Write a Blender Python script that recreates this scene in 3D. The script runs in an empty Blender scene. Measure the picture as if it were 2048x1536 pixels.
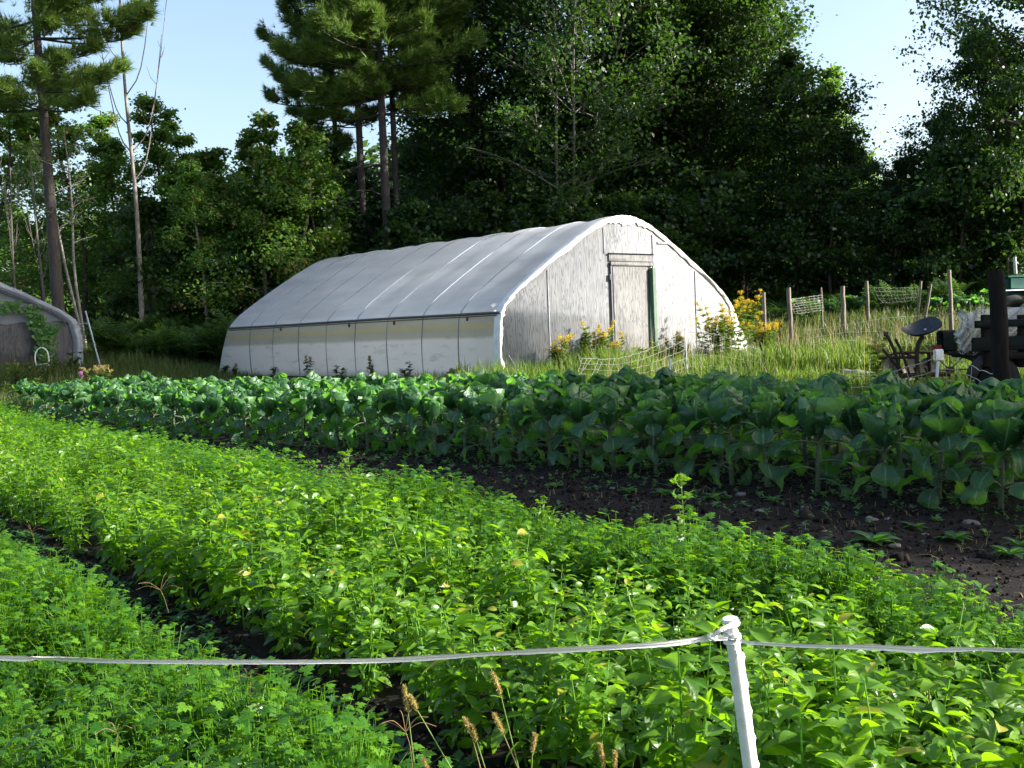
import bpy, math, random
import numpy as np
from mathutils import Vector, Matrix

# ------------------------------------------------------------------ camera, world, sun
scene = bpy.context.scene
COL = scene.collection
rnd = random.Random(11)
rng = np.random.default_rng(11)
F_PX = 2150.0
EYE = 1.55
PITCH = math.atan(108 / F_PX)
ROLL = math.radians(2.3)
cam_d = bpy.data.cameras.new("camera")
cam_d.sensor_width = 36.0
cam_d.lens = 36.0 * F_PX / 2048
cam_d.clip_start = 0.05
cam_d.clip_end = 2000
cam = bpy.data.objects.new("camera", cam_d)
COL.objects.link(cam)
scene.camera = cam
FW = np.array([0, math.cos(PITCH), -math.sin(PITCH)])
R0 = np.array([1.0, 0, 0])
U0 = np.array([0, math.sin(PITCH), math.cos(PITCH)])
RT = math.cos(ROLL) * R0 - math.sin(ROLL) * U0
UP = math.sin(ROLL) * R0 + math.cos(ROLL) * U0
M = Matrix(((RT[0], UP[0], -FW[0], 0), (RT[1], UP[1], -FW[1], 0), (RT[2], UP[2], -FW[2], EYE), (0, 0, 0, 1)))
cam.matrix_world = M

SUN_AZ = math.radians(-3)      # direction towards the sun, measured from +X to +Y
SUN_EL = math.radians(26)
world = bpy.data.worlds.new("World")
scene.world = world
world.use_nodes = True
wn = world.node_tree
wn.nodes.clear()
sky = wn.nodes.new("ShaderNodeTexSky")
sky.sky_type = 'NISHITA'
sky.sun_disc = False
sky.sun_elevation = SUN_EL
sky.sun_rotation = math.pi / 2 - SUN_AZ
sky.air_density = 1.0
sky.dust_density = 3.0
sky.ozone_density = 1.0
bg = wn.nodes.new("ShaderNodeBackground")
bg.inputs[1].default_value = 0.11
wo = wn.nodes.new("ShaderNodeOutputWorld")
wn.links.new(sky.outputs[0], bg.inputs[0])
wn.links.new(bg.outputs[0], wo.inputs[0])
sun_d = bpy.data.lights.new("sun", 'SUN')
sun_d.energy = 5.0
sun_d.angle = math.radians(0.5)
sun_d.color = (1.0, 0.955, 0.885)
sun = bpy.data.objects.new("sun", sun_d)
COL.objects.link(sun)
sdir = Vector((math.cos(SUN_EL) * math.cos(SUN_AZ), math.cos(SUN_EL) * math.sin(SUN_AZ), math.sin(SUN_EL)))
sun.rotation_euler = sdir.to_track_quat('Z', 'Y').to_euler()
sun.location = (30, 5, 20)
scene.view_settings.view_transform = 'Standard'
scene.view_settings.look = 'None'
scene.view_settings.exposure = 1.62
scene.view_settings.gamma = 1.0
scene.render.engine = 'CYCLES'
scene.cycles.max_bounces = 8
scene.cycles.diffuse_bounces = 3
scene.cycles.glossy_bounces = 2
scene.cycles.transmission_bounces = 3
scene.cycles.transparent_max_bounces = 6
scene.cycles.use_denoising = True

# ------------------------------------------------------------------ terrain height
CP = np.array([
 (-3,2,0),(0,2,0),(3,2,0),(-4,6,0),(0,6,0),(4,6,0),(-8,4,0),(8,4,0),(-9,14,0),(-4,10,0),(3,9,.05),(6,8,.05),(-2,13,.08),(-8.9,20.7,.17),(-14,22,.25),(-14,14,0),
 (3.65,11.6,.12),(-6,21.0,.14),(-2,16.8,.16),(-0.2,19.7,.67),(-7.6,28.1,.70),(5,24.3,.70),(2.5,22,.67),(-2.2,32.7,.9),
 (4.8,19.8,.6),(7.5,15,.3),(5,15,.31),(9,20,.65),(8,30,1.38),(14,30,1.45),(12,40,1.9),(20,40,1.9),(-11.5,28,1.08),(-16,28,1.1),(-12,36,1.6),(-4,38,1.4),
 (0,45,1.8),(-20,45,1.8),(30,30,1.4),(-32,30,1.0),(14,14,.3),(22,20,.7),(25,8,.2),(-25,10,0),(20,-6,0),(-20,-6,0),(0,-8,0),(-30,60,2),(30,60,2),(0,60,2)], float)
_c = CP[:, :2]
def _phi(d):
    return np.sqrt(d * d + 4.0)
_A = _phi(np.linalg.norm(_c[:, None] - _c[None], axis=2)) + np.eye(len(_c)) * -0.12
_n = len(_c)
_B = np.zeros((_n + 3, _n + 3)); _B[:_n, :_n] = _A
_P = np.c_[np.ones(_n), _c]; _B[:_n, _n:] = _P; _B[_n:, :_n] = _P.T
_w = np.linalg.solve(_B, np.r_[CP[:, 2], 0, 0, 0])
def gz(x, y):
    x = np.asarray(x, float); y = np.asarray(y, float)
    xx = np.clip(x, -34, 34); yy = np.clip(y, -8, 62)
    p = np.stack([xx.ravel(), yy.ravel()], 1)
    out = np.empty(len(p))
    for i in range(0, len(p), 20000):
        q = p[i:i + 20000]
        d = np.linalg.norm(q[:, None] - _c[None], axis=2)
        out[i:i + 20000] = _phi(d) @ _w[:_n] + _w[_n] + q @ _w[_n + 1:]
    return out.reshape(x.shape)
def ray(u, v):
    return FW + (u - 1024) / F_PX * RT - (v - 768) / F_PX * UP
def P(u, v, Y):
    d = ray(u, v)
    return np.array([0, 0, EYE]) + d * (Y / d[1])
def G(u, Y):
    v = 700.0
    for _ in range(6):
        p = P(u, v, Y)
        z = float(gz(p[0], p[1]))
        v -= (z - p[2]) / Y * F_PX
    p = P(u, v, Y); p[2] = z
    return p

# ------------------------------------------------------------------ mesh helpers
class Geo:
    def __init__(s):
        s.V = []; s.Q = []; s.T = []; s.L = []; s.n = 0
    def add(s, V, F, L=None):
        V = np.asarray(V, float).reshape(-1, 3); F = np.asarray(F, int)
        if L is None: L = np.tile([0, 0.5, 0.5], (len(V), 1))
        s.V.append(V); s.L.append(np.asarray(L, float).reshape(-1, 3))
        (s.Q if F.shape[1] == 4 else s.T).append(F + s.n)
        s.n += len(V)
        return s
    def cat(s):
        V = np.concatenate(s.V); L = np.concatenate(s.L)
        Q = np.concatenate(s.Q) if s.Q else np.zeros((0, 4), int)
        T = np.concatenate(s.T) if s.T else np.zeros((0, 3), int)
        return V, Q, T, L
    def addgeo(s, g, Mx=None, loc=(0, 0, 0), r=None):
        V, Q, T, L = g if isinstance(g, tuple) else g.cat()
        if Mx is not None: V = V @ np.asarray(Mx).T
        V = V + np.asarray(loc)
        if r is not None:
            L = L.copy(); L[:, 2] = (L[:, 2] + r) % 1.0
        s.V.append(V); s.L.append(L)
        if len(Q): s.Q.append(Q + s.n)
        if len(T): s.T.append(T + s.n)
        s.n += len(V)
        return s
    def scatter(s, g, Ms, locs, r=None):
        V, Q, T, L = g if isinstance(g, tuple) else g.cat()
        k = len(locs); n = len(V)
        if k == 0: return s
        VV = np.einsum('kij,nj->kni', Ms, V) + locs[:, None]
        LL = np.repeat(L[None], k, 0)
        if r is not None: LL[:, :, 2] = np.asarray(r)[:, None]
        off = (np.arange(k) * n)[:, None, None] + s.n
        s.V.append(VV.reshape(-1, 3)); s.L.append(LL.reshape(-1, 3))
        if len(Q): s.Q.append((Q[None] + off).reshape(-1, 4))
        if len(T): s.T.append((T[None] + off).reshape(-1, 3))
        s.n += k * n
        return s
    def build(s, name, mat, parent=None, smooth=False, loc=None):
        V, Q, T, L = s.cat()
        me = bpy.data.meshes.new(name)
        me.vertices.add(len(V)); me.vertices.foreach_set("co", V.ravel().astype(np.float32))
        loops = np.concatenate([Q.ravel(), T.ravel()]).astype(np.int32)
        tot = np.concatenate([np.full(len(Q), 4), np.full(len(T), 3)]).astype(np.int32)
        st = np.concatenate([[0], np.cumsum(tot)[:-1]]).astype(np.int32)
        me.loops.add(len(loops)); me.loops.foreach_set("vertex_index", loops)
        me.polygons.add(len(tot)); me.polygons.foreach_set("loop_start", st); me.polygons.foreach_set("loop_total", tot)
        if smooth: me.polygons.foreach_set("use_smooth", np.ones(len(tot), bool))
        at = me.attributes.new("lc", 'FLOAT_VECTOR', 'POINT')
        at.data.foreach_set("vector", L.ravel().astype(np.float32))
        me.update(calc_edges=True)
        me.materials.append(mat)
        o = bpy.data.objects.new(name, me)
        COL.objects.link(o)
        if parent is not None: o.parent = parent
        if loc is not None: o.location = loc
        return o

def nrm(a):
    return a / np.maximum(np.linalg.norm(a, axis=-1, keepdims=True), 1e-9)
def frames(d, n):
    """rotation matrices whose Y column is d and Z column is close to n"""
    d = nrm(np.asarray(d, float)); n = np.asarray(n, float)
    x = nrm(np.cross(d, n)); z = np.cross(x, d)
    return np.stack([x, d, z], axis=2)
def rz(a):
    c, s = math.cos(a), math.sin(a)
    return np.array([[c, -s, 0], [s, c, 0], [0, 0, 1.0]])
def tube(pts, rad, sides=6, caps=True, rv=0.5):
    pts = np.asarray(pts, float); k = len(pts)
    rad = np.broadcast_to(np.asarray(rad, float), (k,))
    t = np.gradient(pts, axis=0); t = nrm(t)
    ref = np.array([0, 0, 1.0]) if abs(t[:, 2]).mean() < .8 else np.array([1.0, 0, 0])
    a = nrm(np.cross(t, ref)); b = np.cross(t, a)
    th = np.linspace(0, 2 * math.pi, sides, endpoint=False)
    V = pts[:, None] + rad[:, None, None] * (np.cos(th)[None, :, None] * a[:, None] + np.sin(th)[None, :, None] * b[:, None])
    V = V.reshape(-1, 3)
    i = np.arange(k - 1)[:, None] * sides; j = np.arange(sides)[None]; jn = (j + 1) % sides
    F = np.stack([i + j, i + jn, i + sides + jn, i + sides + j], 2).reshape(-1, 4)
    L = np.stack([np.zeros(len(V)), np.repeat(np.linspace(0, 1, k), sides), np.full(len(V), rv)], 1)
    g = Geo(); g.add(V, F, L)
    if caps:
        for e, fl in ((0, True), (k - 1, False)):
            c = pts[e]; base = e * sides
            VV = np.vstack([V[base:base + sides], c])
            T = np.array([(jj, (jj + 1) % sides, sides) if not fl else ((jj + 1) % sides, jj, sides) for jj in range(sides)])
            g.add(VV, T, np.tile([0, float(e > 0), rv], (sides + 1, 1)))
    return g
def box(c, s, R=None, rv=0.5, bev=0.0):
    c = np.asarray(c, float); h = np.asarray(s, float) / 2
    b = min(bev, h.min() * .9)
    if b <= 0:
        V = np.array([(x, y, z) for x in (-1, 1) for y in (-1, 1) for z in (-1, 1)], float) * h
        F = np.array([(0, 1, 3, 2), (4, 6, 7, 5), (0, 4, 5, 1), (2, 3, 7, 6), (0, 2, 6, 4), (1, 5, 7, 3)])
        if R is not None: V = V @ np.asarray(R).T
        g = Geo(); g.add(V + c, F, np.tile([0, .5, rv], (8, 1))); return g
    # chamfered box: 24 verts
    V = []; idx = {}
    for x in (-1, 1):
        for y in (-1, 1):
            for z in (-1, 1):
                for ax in range(3):
                    p = np.array([x, y, z], float) * (h - b)
                    p[ax] = (x, y, z)[ax] * h[ax]
                    idx[(x, y, z, ax)] = len(V); V.append(p)
    Q = []; T = []
    for ax in range(3):
        o = [a for a in range(3) if a != ax]
        for sgn in (-1, 1):
            q = []
            for (p, r) in ((-1, -1), (1, -1), (1, 1), (-1, 1)):
                k = [0, 0, 0]; k[ax] = sgn; k[o[0]] = p; k[o[1]] = r
                q.append(idx[(*k, ax)])
            Q.append(q)
    for ax in range(3):
        o = [a for a in range(3) if a != ax]
        for p in (-1, 1):
            for r in (-1, 1):
                k0 = [0, 0, 0]; k0[o[0]] = p; k0[o[1]] = r
                ka = list(k0); ka[ax] = -1; kb = list(k0); kb[ax] = 1
                Q.append([idx[(*ka, o[0])], idx[(*kb, o[0])], idx[(*kb, o[1])], idx[(*ka, o[1])]])
    for x in (-1, 1):
        for y in (-1, 1):
            for z in (-1, 1):
                T.append([idx[(x, y, z, 0)], idx[(x, y, z, 1)], idx[(x, y, z, 2)]])
    V = np.array(V)
    if R is not None: V = V @ np.asarray(R).T
    L = np.tile([0, .5, rv], (24, 1))
    g = Geo(); g.add(V + c, np.array(Q), L); g.T.append(np.array(T)); return g
def addall(g, *gs):
    for x in gs: g.addgeo(x)
    return g
def smoothpts(pts, n):
    """Catmull-Rom resampling"""
    p = np.asarray(pts, float); k = len(p)
    q = np.vstack([2 * p[0] - p[1], p, 2 * p[-1] - p[-2]])
    out = []
    for t in np.linspace(0, k - 1 - 1e-6, n):
        i = int(t); f = t - i
        a, b, c, d = q[i], q[i + 1], q[i + 2], q[i + 3]
        out.append(.5 * (2 * b + (c - a) * f + (2 * a - 5 * b + 4 * c - d) * f * f + (3 * b - a - 3 * c + d) * f ** 3))
    return np.array(out)

def empty(name, loc, rot=0, label=None, cat=None, group=None):
    o = bpy.data.objects.new(name, None)
    o.empty_display_size = .2
    COL.objects.link(o)
    o.location = [float(a) for a in loc]; o.rotation_euler = (0, 0, rot)
    tag(o, label, cat, group)
    return o
def tag(o, label=None, cat=None, group=None, kind=None):
    if label: o['label'] = label
    if cat: o['category'] = cat
    if group: o['group'] = group
    if kind: o['kind'] = kind
    return o
def copy_tree(o, parent=None):
    c = o.copy(); COL.objects.link(c)
    if parent is not None: c.parent = parent
    for ch in list(KIDS.get(o.name, [])):
        copy_child(ch, c)
    return c
KIDS = {}
def kid(parent, child):
    KIDS.setdefault(parent.name, []).append(child)
    return child
def copy_child(ch, parent):
    c = ch.copy(); COL.objects.link(c); c.parent = parent
    for g in list(KIDS.get(ch.name, [])): copy_child(g, c)
    return c

# ------------------------------------------------------------------ materials
def new_mat(name):
    m = bpy.data.materials.new(name); m.use_nodes = True
    nt = m.node_tree; nt.nodes.clear()
    out = nt.nodes.new("ShaderNodeOutputMaterial")
    return m, nt, out
def N(nt, t, **kw):
    n = nt.nodes.new(t)
    for k, v in kw.items():
        if k == 'ins':
            for a, b in v.items(): n.inputs[a].default_value = b
        else: setattr(n, k, v)
    return n
def ramp(nt, fac, stops):
    r = nt.nodes.new("ShaderNodeValToRGB")
    el = r.color_ramp.elements
    while len(el) < len(stops): el.new(.5)
    for e, (p, c) in zip(el, stops):
        e.position = p; e.color = (*c, 1) if len(c) == 3 else c
    nt.links.new(fac, r.inputs[0])
    return r.outputs[0]
def math_(nt, op, a, b=None, clamp=False):
    n = nt.nodes.new("ShaderNodeMath"); n.operation = op; n.use_clamp = clamp
    for i, x in enumerate((a, b)):
        if x is None: continue
        if isinstance(x, (int, float)): n.inputs[i].default_value = x
        else: nt.links.new(x, n.inputs[i])
    return n.outputs[0]
def mixc(nt, f, a, b, mode='MIX'):
    n = nt.nodes.new("ShaderNodeMix"); n.data_type = 'RGBA'; n.blend_type = mode
    for s, x in ((n.inputs[0], f), (n.inputs[6], a), (n.inputs[7], b)):
        if isinstance(x, (int, float)): s.default_value = x
        elif isinstance(x, tuple): s.default_value = (*x, 1)
        else: nt.links.new(x, s)
    return n.outputs[2]
def lc_nodes(nt):
    a = N(nt, "ShaderNodeAttribute", attribute_name="lc")
    sp = nt.nodes.new("ShaderNodeSeparateXYZ"); nt.links.new(a.outputs[1], sp.inputs[0])
    return sp.outputs[0], sp.outputs[1], sp.outputs[2]
def leaf_mat(name, stops, trans, tf=.35, rough=.4, spec=.5, vein=None, obj_var=0.0, bump=None):
    m, nt, out = new_mat(name)
    x, y, r = lc_nodes(nt)
    c = ramp(nt, r, stops)
    if obj_var:
        oi = N(nt, "ShaderNodeObjectInfo")
        hs = N(nt, "ShaderNodeHueSaturation")
        v = math_(nt, 'ADD', math_(nt, 'MULTIPLY', oi.outputs['Random'], obj_var), 1 - obj_var / 2)
        nt.links.new(v, hs.inputs['Value']); nt.links.new(c, hs.inputs['Color']); c = hs.outputs[0]
    ax = math_(nt, 'ABSOLUTE', x)
    if vein:
        mid = math_(nt, 'LESS_THAN', ax, vein[1])
        sv = math_(nt, 'SUBTRACT', math_(nt, 'MULTIPLY', y, vein[2]), math_(nt, 'MULTIPLY', ax, vein[3]))
        fr = math_(nt, 'FRACT', sv)
        side = math_(nt, 'LESS_THAN', fr, .10)
        side = math_(nt, 'MULTIPLY', side, vein[4])
        vm = math_(nt, 'MAXIMUM', math_(nt, 'MULTIPLY', mid, .8), side)
        c = mixc(nt, vm, c, vein[0])
    p = N(nt, "ShaderNodeBsdfPrincipled")
    nt.links.new(c, p.inputs['Base Color'])
    p.inputs['Roughness'].default_value = rough
    p.inputs['Specular IOR Level'].default_value = spec
    if bump or vein:
        n1 = N(nt, "ShaderNodeTexNoise"); n1.inputs['Scale'].default_value = (bump or (40, .3))[0]
        b = N(nt, "ShaderNodeBump"); b.inputs['Strength'].default_value = (bump or (40, .3))[1]
        b.inputs['Distance'].default_value = .02
        nt.links.new(n1.outputs[0], b.inputs['Height']); nt.links.new(b.outputs[0], p.inputs['Normal'])
    t = N(nt, "ShaderNodeBsdfTranslucent")
    tc = mixc(nt, .5, c, trans)
    tc = mixc(nt, 1.0, tc, trans, 'MIX') if False else mixc(nt, .75, c, trans)
    nt.links.new(tc, t.inputs[0])
    mx = N(nt, "ShaderNodeMixShader"); mx.inputs[0].default_value = tf
    nt.links.new(p.outputs[0], mx.inputs[1]); nt.links.new(t.outputs[0], mx.inputs[2])
    nt.links.new(mx.outputs[0], out.inputs[0])
    return m
def simple_mat(name, col, col2=None, scale=8, rough=.7, metal=0, spec=.5, bump=.2, stretch=(1, 1, 1), dist=.01, detail=6):
    m, nt, out = new_mat(name)
    tc = N(nt, "ShaderNodeTexCoord"); mp = N(nt, "ShaderNodeMapping")
    mp.inputs['Scale'].default_value = stretch
    nt.links.new(tc.outputs['Object'], mp.inputs[0])
    n = N(nt, "ShaderNodeTexNoise", ins={'Scale': scale, 'Detail': detail, 'Roughness': .65})
    nt.links.new(mp.outputs[0], n.inputs[0])
    c2 = col2 or tuple(a * .7 for a in col)
    c = ramp(nt, n.outputs[0], [(.3, c2), (.68, col)])
    p = N(nt, "ShaderNodeBsdfPrincipled", ins={'Roughness': rough, 'Metallic': metal, 'Specular IOR Level': spec})
    nt.links.new(c, p.inputs['Base Color'])
    b = N(nt, "ShaderNodeBump", ins={'Strength': bump, 'Distance': dist})
    nt.links.new(n.outputs[0], b.inputs['Height']); nt.links.new(b.outputs[0], p.inputs['Normal'])
    nt.links.new(p.outputs[0], out.inputs[0])
    return m

MAT = {}
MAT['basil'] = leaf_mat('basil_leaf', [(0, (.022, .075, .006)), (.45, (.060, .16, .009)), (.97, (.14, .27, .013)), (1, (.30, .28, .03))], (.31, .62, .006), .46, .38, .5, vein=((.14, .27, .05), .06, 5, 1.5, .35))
MAT['parsley'] = leaf_mat('parsley_leaf', [(0, (.018, .075, .007)), (.5, (.048, .15, .011)), (1, (.12, .26, .014))], (.28, .58, .008), .46, .36, .5)
MAT['sprout'] = leaf_mat('brassica_leaf', [(0, (.018, .055, .026)), (.6, (.038, .105, .042)), (1, (.085, .19, .06))], (.24, .66, .03), .40, .42, .45, vein=((.17, .30, .16), .045, 6, 2.4, .45), obj_var=.5, bump=(22, .35))
MAT['tree'] = leaf_mat('tree_leaf', [(0, (.012, .034, .010)), (.6, (.022, .055, .014)), (1, (.05, .10, .017))], (.12, .26, .02), .32, .45, .4, obj_var=.7)
MAT['tree_light'] = leaf_mat('light_tree_leaf', [(0, (.04, .095, .02)), (.6, (.08, .17, .028)), (.96, (.13, .23, .035)), (1, (.30, .14, .05))], (.24, .44, .04), .42, .45, .4, obj_var=.5)
MAT['needle'] = leaf_mat('pine_needle', [(0, (.05, .10, .022)), (.6, (.09, .155, .03)), (1, (.15, .215, .04))], (.20, .33, .035), .32, .5, .3, obj_var=.4)
MAT['grass'] = leaf_mat('grass_blade', [(0, (.04, .09, .012)), (.6, (.09, .16, .02)), (.93, (.15, .20, .04)), (1, (.30, .26, .12))], (.24, .38, .03), .4, .5, .3)
MAT['dark_grass'] = leaf_mat('weed_blade', [(0, (.03, .06, .015)), (.6, (.06, .10, .02)), (1, (.16, .14, .06))], (.16, .24, .04), .35, .5, .3)
MAT['fern'] = leaf_mat('fern_leaf', [(0, (.025, .06, .016)), (1, (.05, .11, .02))], (.12, .25, .03), .35, .5, .3)
MAT['vine'] = leaf_mat('vine_leaf', [(0, (.03, .10, .015)), (1, (.08, .20, .03))], (.12, .30, .03), .35, .45, .4)
MAT['goldleaf'] = leaf_mat('goldenrod_leaf', [(0, (.04, .10, .015)), (.6, (.08, .15, .02)), (1, (.15, .16, .04))], (.2, .32, .03), .4, .5, .3)
MAT['gold'] = leaf_mat('goldenrod_flower', [(0, (.42, .28, .01)), (1, (.62, .48, .03))], (.7, .55, .04), .35, .6, .2)
MAT['stem'] = leaf_mat('green_stem', [(0, (.10, .17, .04)), (1, (.20, .27, .08))], (.2, .3, .05), .15, .5, .3)
MAT['stalk'] = simple_mat('brassica_stalk', (.07, .11, .05), (.035, .055, .025), 30, .6)
MAT['straw'] = leaf_mat('dry_straw', [(0, (.30, .24, .10)), (1, (.45, .36, .16))], (.5, .4, .2), .25, .6, .2)
MAT['foxtail'] = leaf_mat('foxtail_head', [(0, (.22, .17, .05)), (.5, (.34, .27, .08)), (1, (.5, .40, .16))], (.6, .5, .2), .35, .6, .2)
MAT['red_stem'] = leaf_mat('reddish_stem', [(0, (.20, .12, .07)), (1, (.30, .20, .10))], (.4, .2, .1), .2, .6, .2)
MAT['bark'] = simple_mat('tree_bark', (.085, .065, .05), (.03, .024, .02), 14, .9, bump=.8, stretch=(1, 1, .25), dist=.05)
MAT['pine_bark'] = simple_mat('pine_bark', (.058, .049, .046), (.024, .02, .019), 9, .9, bump=.9, stretch=(1, 1, .3), dist=.06)
MAT['grey_bark'] = simple_mat('pale_grey_bark', (.24, .21, .18), (.09, .075, .065), 6, .8, bump=.4, stretch=(1, 1, .8))
MAT['birch'] = simple_mat('birch_bark', (.28, .265, .24), (.06, .052, .045), 5, .7, bump=.3, stretch=(.6, .6, 3))
MAT['dead_wood'] = simple_mat('dead_wood', (.13, .115, .10), (.06, .05, .045), 12, .85, bump=.5, stretch=(1, 1, .2))
MAT['post_wood'] = simple_mat('weathered_post_wood', (.20, .17, .13), (.07, .058, .045), 20, .9, bump=.7, stretch=(1, 1, .12), dist=.02)
MAT['dark_wood'] = simple_mat('dark_wet_wood', (.022, .019, .017), (.009, .008, .007), 18, .95, spec=.08, bump=.6, stretch=(1, 1, .15), dist=.02)
MAT['dark_paint'] = simple_mat('dark_green_painted_board', (.012, .018, .016), (.007, .010, .009), 12, .9, spec=.08, bump=.4, stretch=(.15, 1, 1))
MAT['rust'] = simple_mat('rusted_iron', (.075, .042, .028), (.022, .016, .014), 30, .8, metal=.3, bump=.6)
MAT['iron'] = simple_mat('dark_blue_grey_iron', (.055, .06, .07), (.03, .032, .036), 25, .45, metal=.6, bump=.2)
MAT['red_cap'] = simple_mat('faded_red_paint', (.35, .03, .025), (.15, .015, .012), 20, .5)
MAT['white_plastic'] = simple_mat('white_plastic', (.72, .72, .70), (.58, .57, .54), 30, .45, bump=.1)
MAT['tape'] = simple_mat('woven_white_tape', (.80, .79, .76), (.66, .65, .61), 260, .7, bump=.6, stretch=(1, 1, 6), dist=.002)
MAT['netwhite'] = simple_mat('netting_string', (.42, .41, .35), (.28, .27, .23), 30, .7, bump=0)
MAT['alu'] = simple_mat('dull_aluminium', (.45, .46, .47), (.30, .31, .32), 20, .4, metal=.7)
MAT['stone'] = simple_mat('field_stone', (.15, .135, .125), (.07, .06, .055), 12, .8, bump=.6)
MAT['black_pipe'] = simple_mat('black_roll_pipe', (.06, .065, .075), (.025, .026, .03), 14, .5, stretch=(1, .3, 1))
MAT['hoop'] = simple_mat('galvanised_hoop', (.30, .34, .40), (.22, .26, .32), 12, .5, metal=.2)
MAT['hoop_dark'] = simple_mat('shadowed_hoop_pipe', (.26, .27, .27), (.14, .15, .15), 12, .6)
MAT['tractor'] = simple_mat('faded_green_tractor_paint', (.018, .07, .055), (.012, .04, .035), 6, .85, spec=.12, bump=.15)
MAT['black_rub'] = simple_mat('black_rubber', (.02, .02, .02), (.012, .012, .012), 12, .8)
MAT['green_jamb'] = simple_mat('peeling_green_paint', (.022, .075, .042), (.07, .10, .07), 26, .75, bump=.5, stretch=(1, 1, .5), dist=.01)
MAT['purple'] = leaf_mat('purple_petal', [(0, (.45, .12, .42)), (1, (.7, .3, .65))], (.7, .3, .7), .3, .5, .3)
# ------------------------------------------------------------------ ground: one sheet out to the horizon
def axis(lo, hi, fine_lo, fine_hi, step, grow=1.18):
    a = list(np.arange(fine_lo, fine_hi + 1e-6, step))
    s = step
    while a[-1] < hi: s *= grow; a.append(a[-1] + s)
    s = step
    while a[0] > lo: s *= grow; a.insert(0, a[0] - s)
    return np.array(a)
gx = axis(-400, 400, -11, 8, .11, 1.12); gy = axis(-60, 700, 2.5, 23, .11, 1.12)
XX, YY = np.meshgrid(gx, gy)
def fbm(x, y, seed=0, oct=4):
    r = np.random.default_rng(seed); o = np.zeros_like(x); a = 1.0
    for i in range(oct):
        for _ in range(3):
            th = r.uniform(0, math.pi * 2); f = 1.7 * 2 ** i * r.uniform(.8, 1.25)
            o += a * np.sin(f * (x * math.cos(th) + y * math.sin(th)) + r.uniform(0, 6.3))
        a *= .55
    return o / 3
ZZ = gz(XX, YY)
SS = (XX + YY) * .7071
soil = 1 / (1 + np.exp((SS - 10.9 + .15 * fbm(XX, YY, 3)) * 6)) * (YY > -1) * (1 / (1 + np.exp(-(XX + 10.2 + .3 * fbm(YY, XX, 4)) * 4)))
near = (YY < 25) & (abs(XX) < 14)
ZZ = ZZ + near * (soil * .022 * fbm(XX * 3.2, YY * 3.2, 5, 5) + (1 - soil) * .02 * fbm(XX, YY, 6, 3))
g = Geo()
ny, nx = XX.shape
V = np.stack([XX, YY, ZZ], 2).reshape(-1, 3)
i = np.arange(ny - 1)[:, None] * nx; j = np.arange(nx - 1)[None]
F = np.stack([i + j, i + j + 1, i + nx + j + 1, i + nx + j], 2).reshape(-1, 4)
wet = fbm(XX * .6, YY * .6, 9)
g.add(V, F, np.stack([soil.ravel(), wet.ravel(), np.zeros(V.shape[0])], 1))
m, nt, out = new_mat('ground')
x_, y_, r_ = lc_nodes(nt)
tc = N(nt, "ShaderNodeTexCoord")
n1 = N(nt, "ShaderNodeTexNoise", ins={'Scale': 9, 'Detail': 9, 'Roughness': .7}); nt.links.new(tc.outputs['Object'], n1.inputs[0])
n2 = N(nt, "ShaderNodeTexNoise", ins={'Scale': 1.3, 'Detail': 6}); nt.links.new(tc.outputs['Object'], n2.inputs[0])
n3 = N(nt, "ShaderNodeTexVoronoi", ins={'Scale': 34}); nt.links.new(tc.outputs['Object'], n3.inputs[0])
sc_ = ramp(nt, n1.outputs[0], [(.3, (.004, .003, .0025)), (.6, (.009, .0062, .005)), (.8, (.020, .015, .012))])
peb = math_(nt, 'LESS_THAN', n3.outputs['Distance'], .16)
peb = math_(nt, 'MULTIPLY', peb, math_(nt, 'GREATER_THAN', n1.outputs[0], .52))
sc_ = mixc(nt, math_(nt, 'MULTIPLY', peb, .5), sc_, (.17, .14, .12))
gc_ = ramp(nt, n2.outputs[0], [(.3, (.05, .075, .02)), (.55, (.10, .13, .035)), (.75, (.16, .16, .06))])
gc_ = mixc(nt, .35, gc_, ramp(nt, n1.outputs[0], [(.35, (.04, .05, .015)), (.7, (.14, .15, .05))]))
c_ = mixc(nt, x_, gc_, sc_)
p_ = N(nt, "ShaderNodeBsdfPrincipled", ins={'Roughness': .95, 'Specular IOR Level': .2}); nt.links.new(c_, p_.inputs['Base Color'])
b_ = N(nt, "ShaderNodeBump", ins={'Strength': .9, 'Distance': .03}); nt.links.new(n1.outputs[0], b_.inputs['Height'])
nt.links.new(b_.outputs[0], p_.inputs['Normal']); nt.links.new(p_.outputs[0], out.inputs[0])
ground = g.build('ground', m, smooth=True); tag(ground, kind='structure')

# ------------------------------------------------------------------ leaf templates
def leaf_tpl(nx=3, ny=5, w=.28, droop=.25, fold=.1, tip=1.0, base=.35):
    t = np.linspace(0, 1, ny); s = np.linspace(-1, 1, nx)
    wid = w * np.sin(math.pi * np.clip(t, 0, 1) ** .8) ** .75
    wid[0] = .02; wid[-1] = .0
    T, S = np.meshgrid(t, s, indexing='ij')
    X = S * wid[:, None]; Y = T * (1 - .12 * T * droop * 4)
    Z = -droop * T ** 2 + fold * np.abs(S) * wid[:, None] / w * 1.0
    V = np.stack([X, Y, Z], 2).reshape(-1, 3)
    i = np.arange(ny - 1)[:, None] * nx; j = np.arange(nx - 1)[None]
    F = np.stack([i + j, i + j + 1, i + nx + j + 1, i + nx + j], 2).reshape(-1, 4)
    L = np.stack([S.ravel(), T.ravel(), np.full(S.size, .5)], 1)
    g = Geo(); g.add(V, F, L); return g.cat()
BL_HI = [leaf_tpl(5, 6, .25, .34, .07), leaf_tpl(5, 6, .28, .14, .12), leaf_tpl(5, 6, .22, .50, .06)]
BL_LO = [leaf_tpl(3, 3, .26, .28, .07), leaf_tpl(3, 3, .30, .12, .08)]
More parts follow.
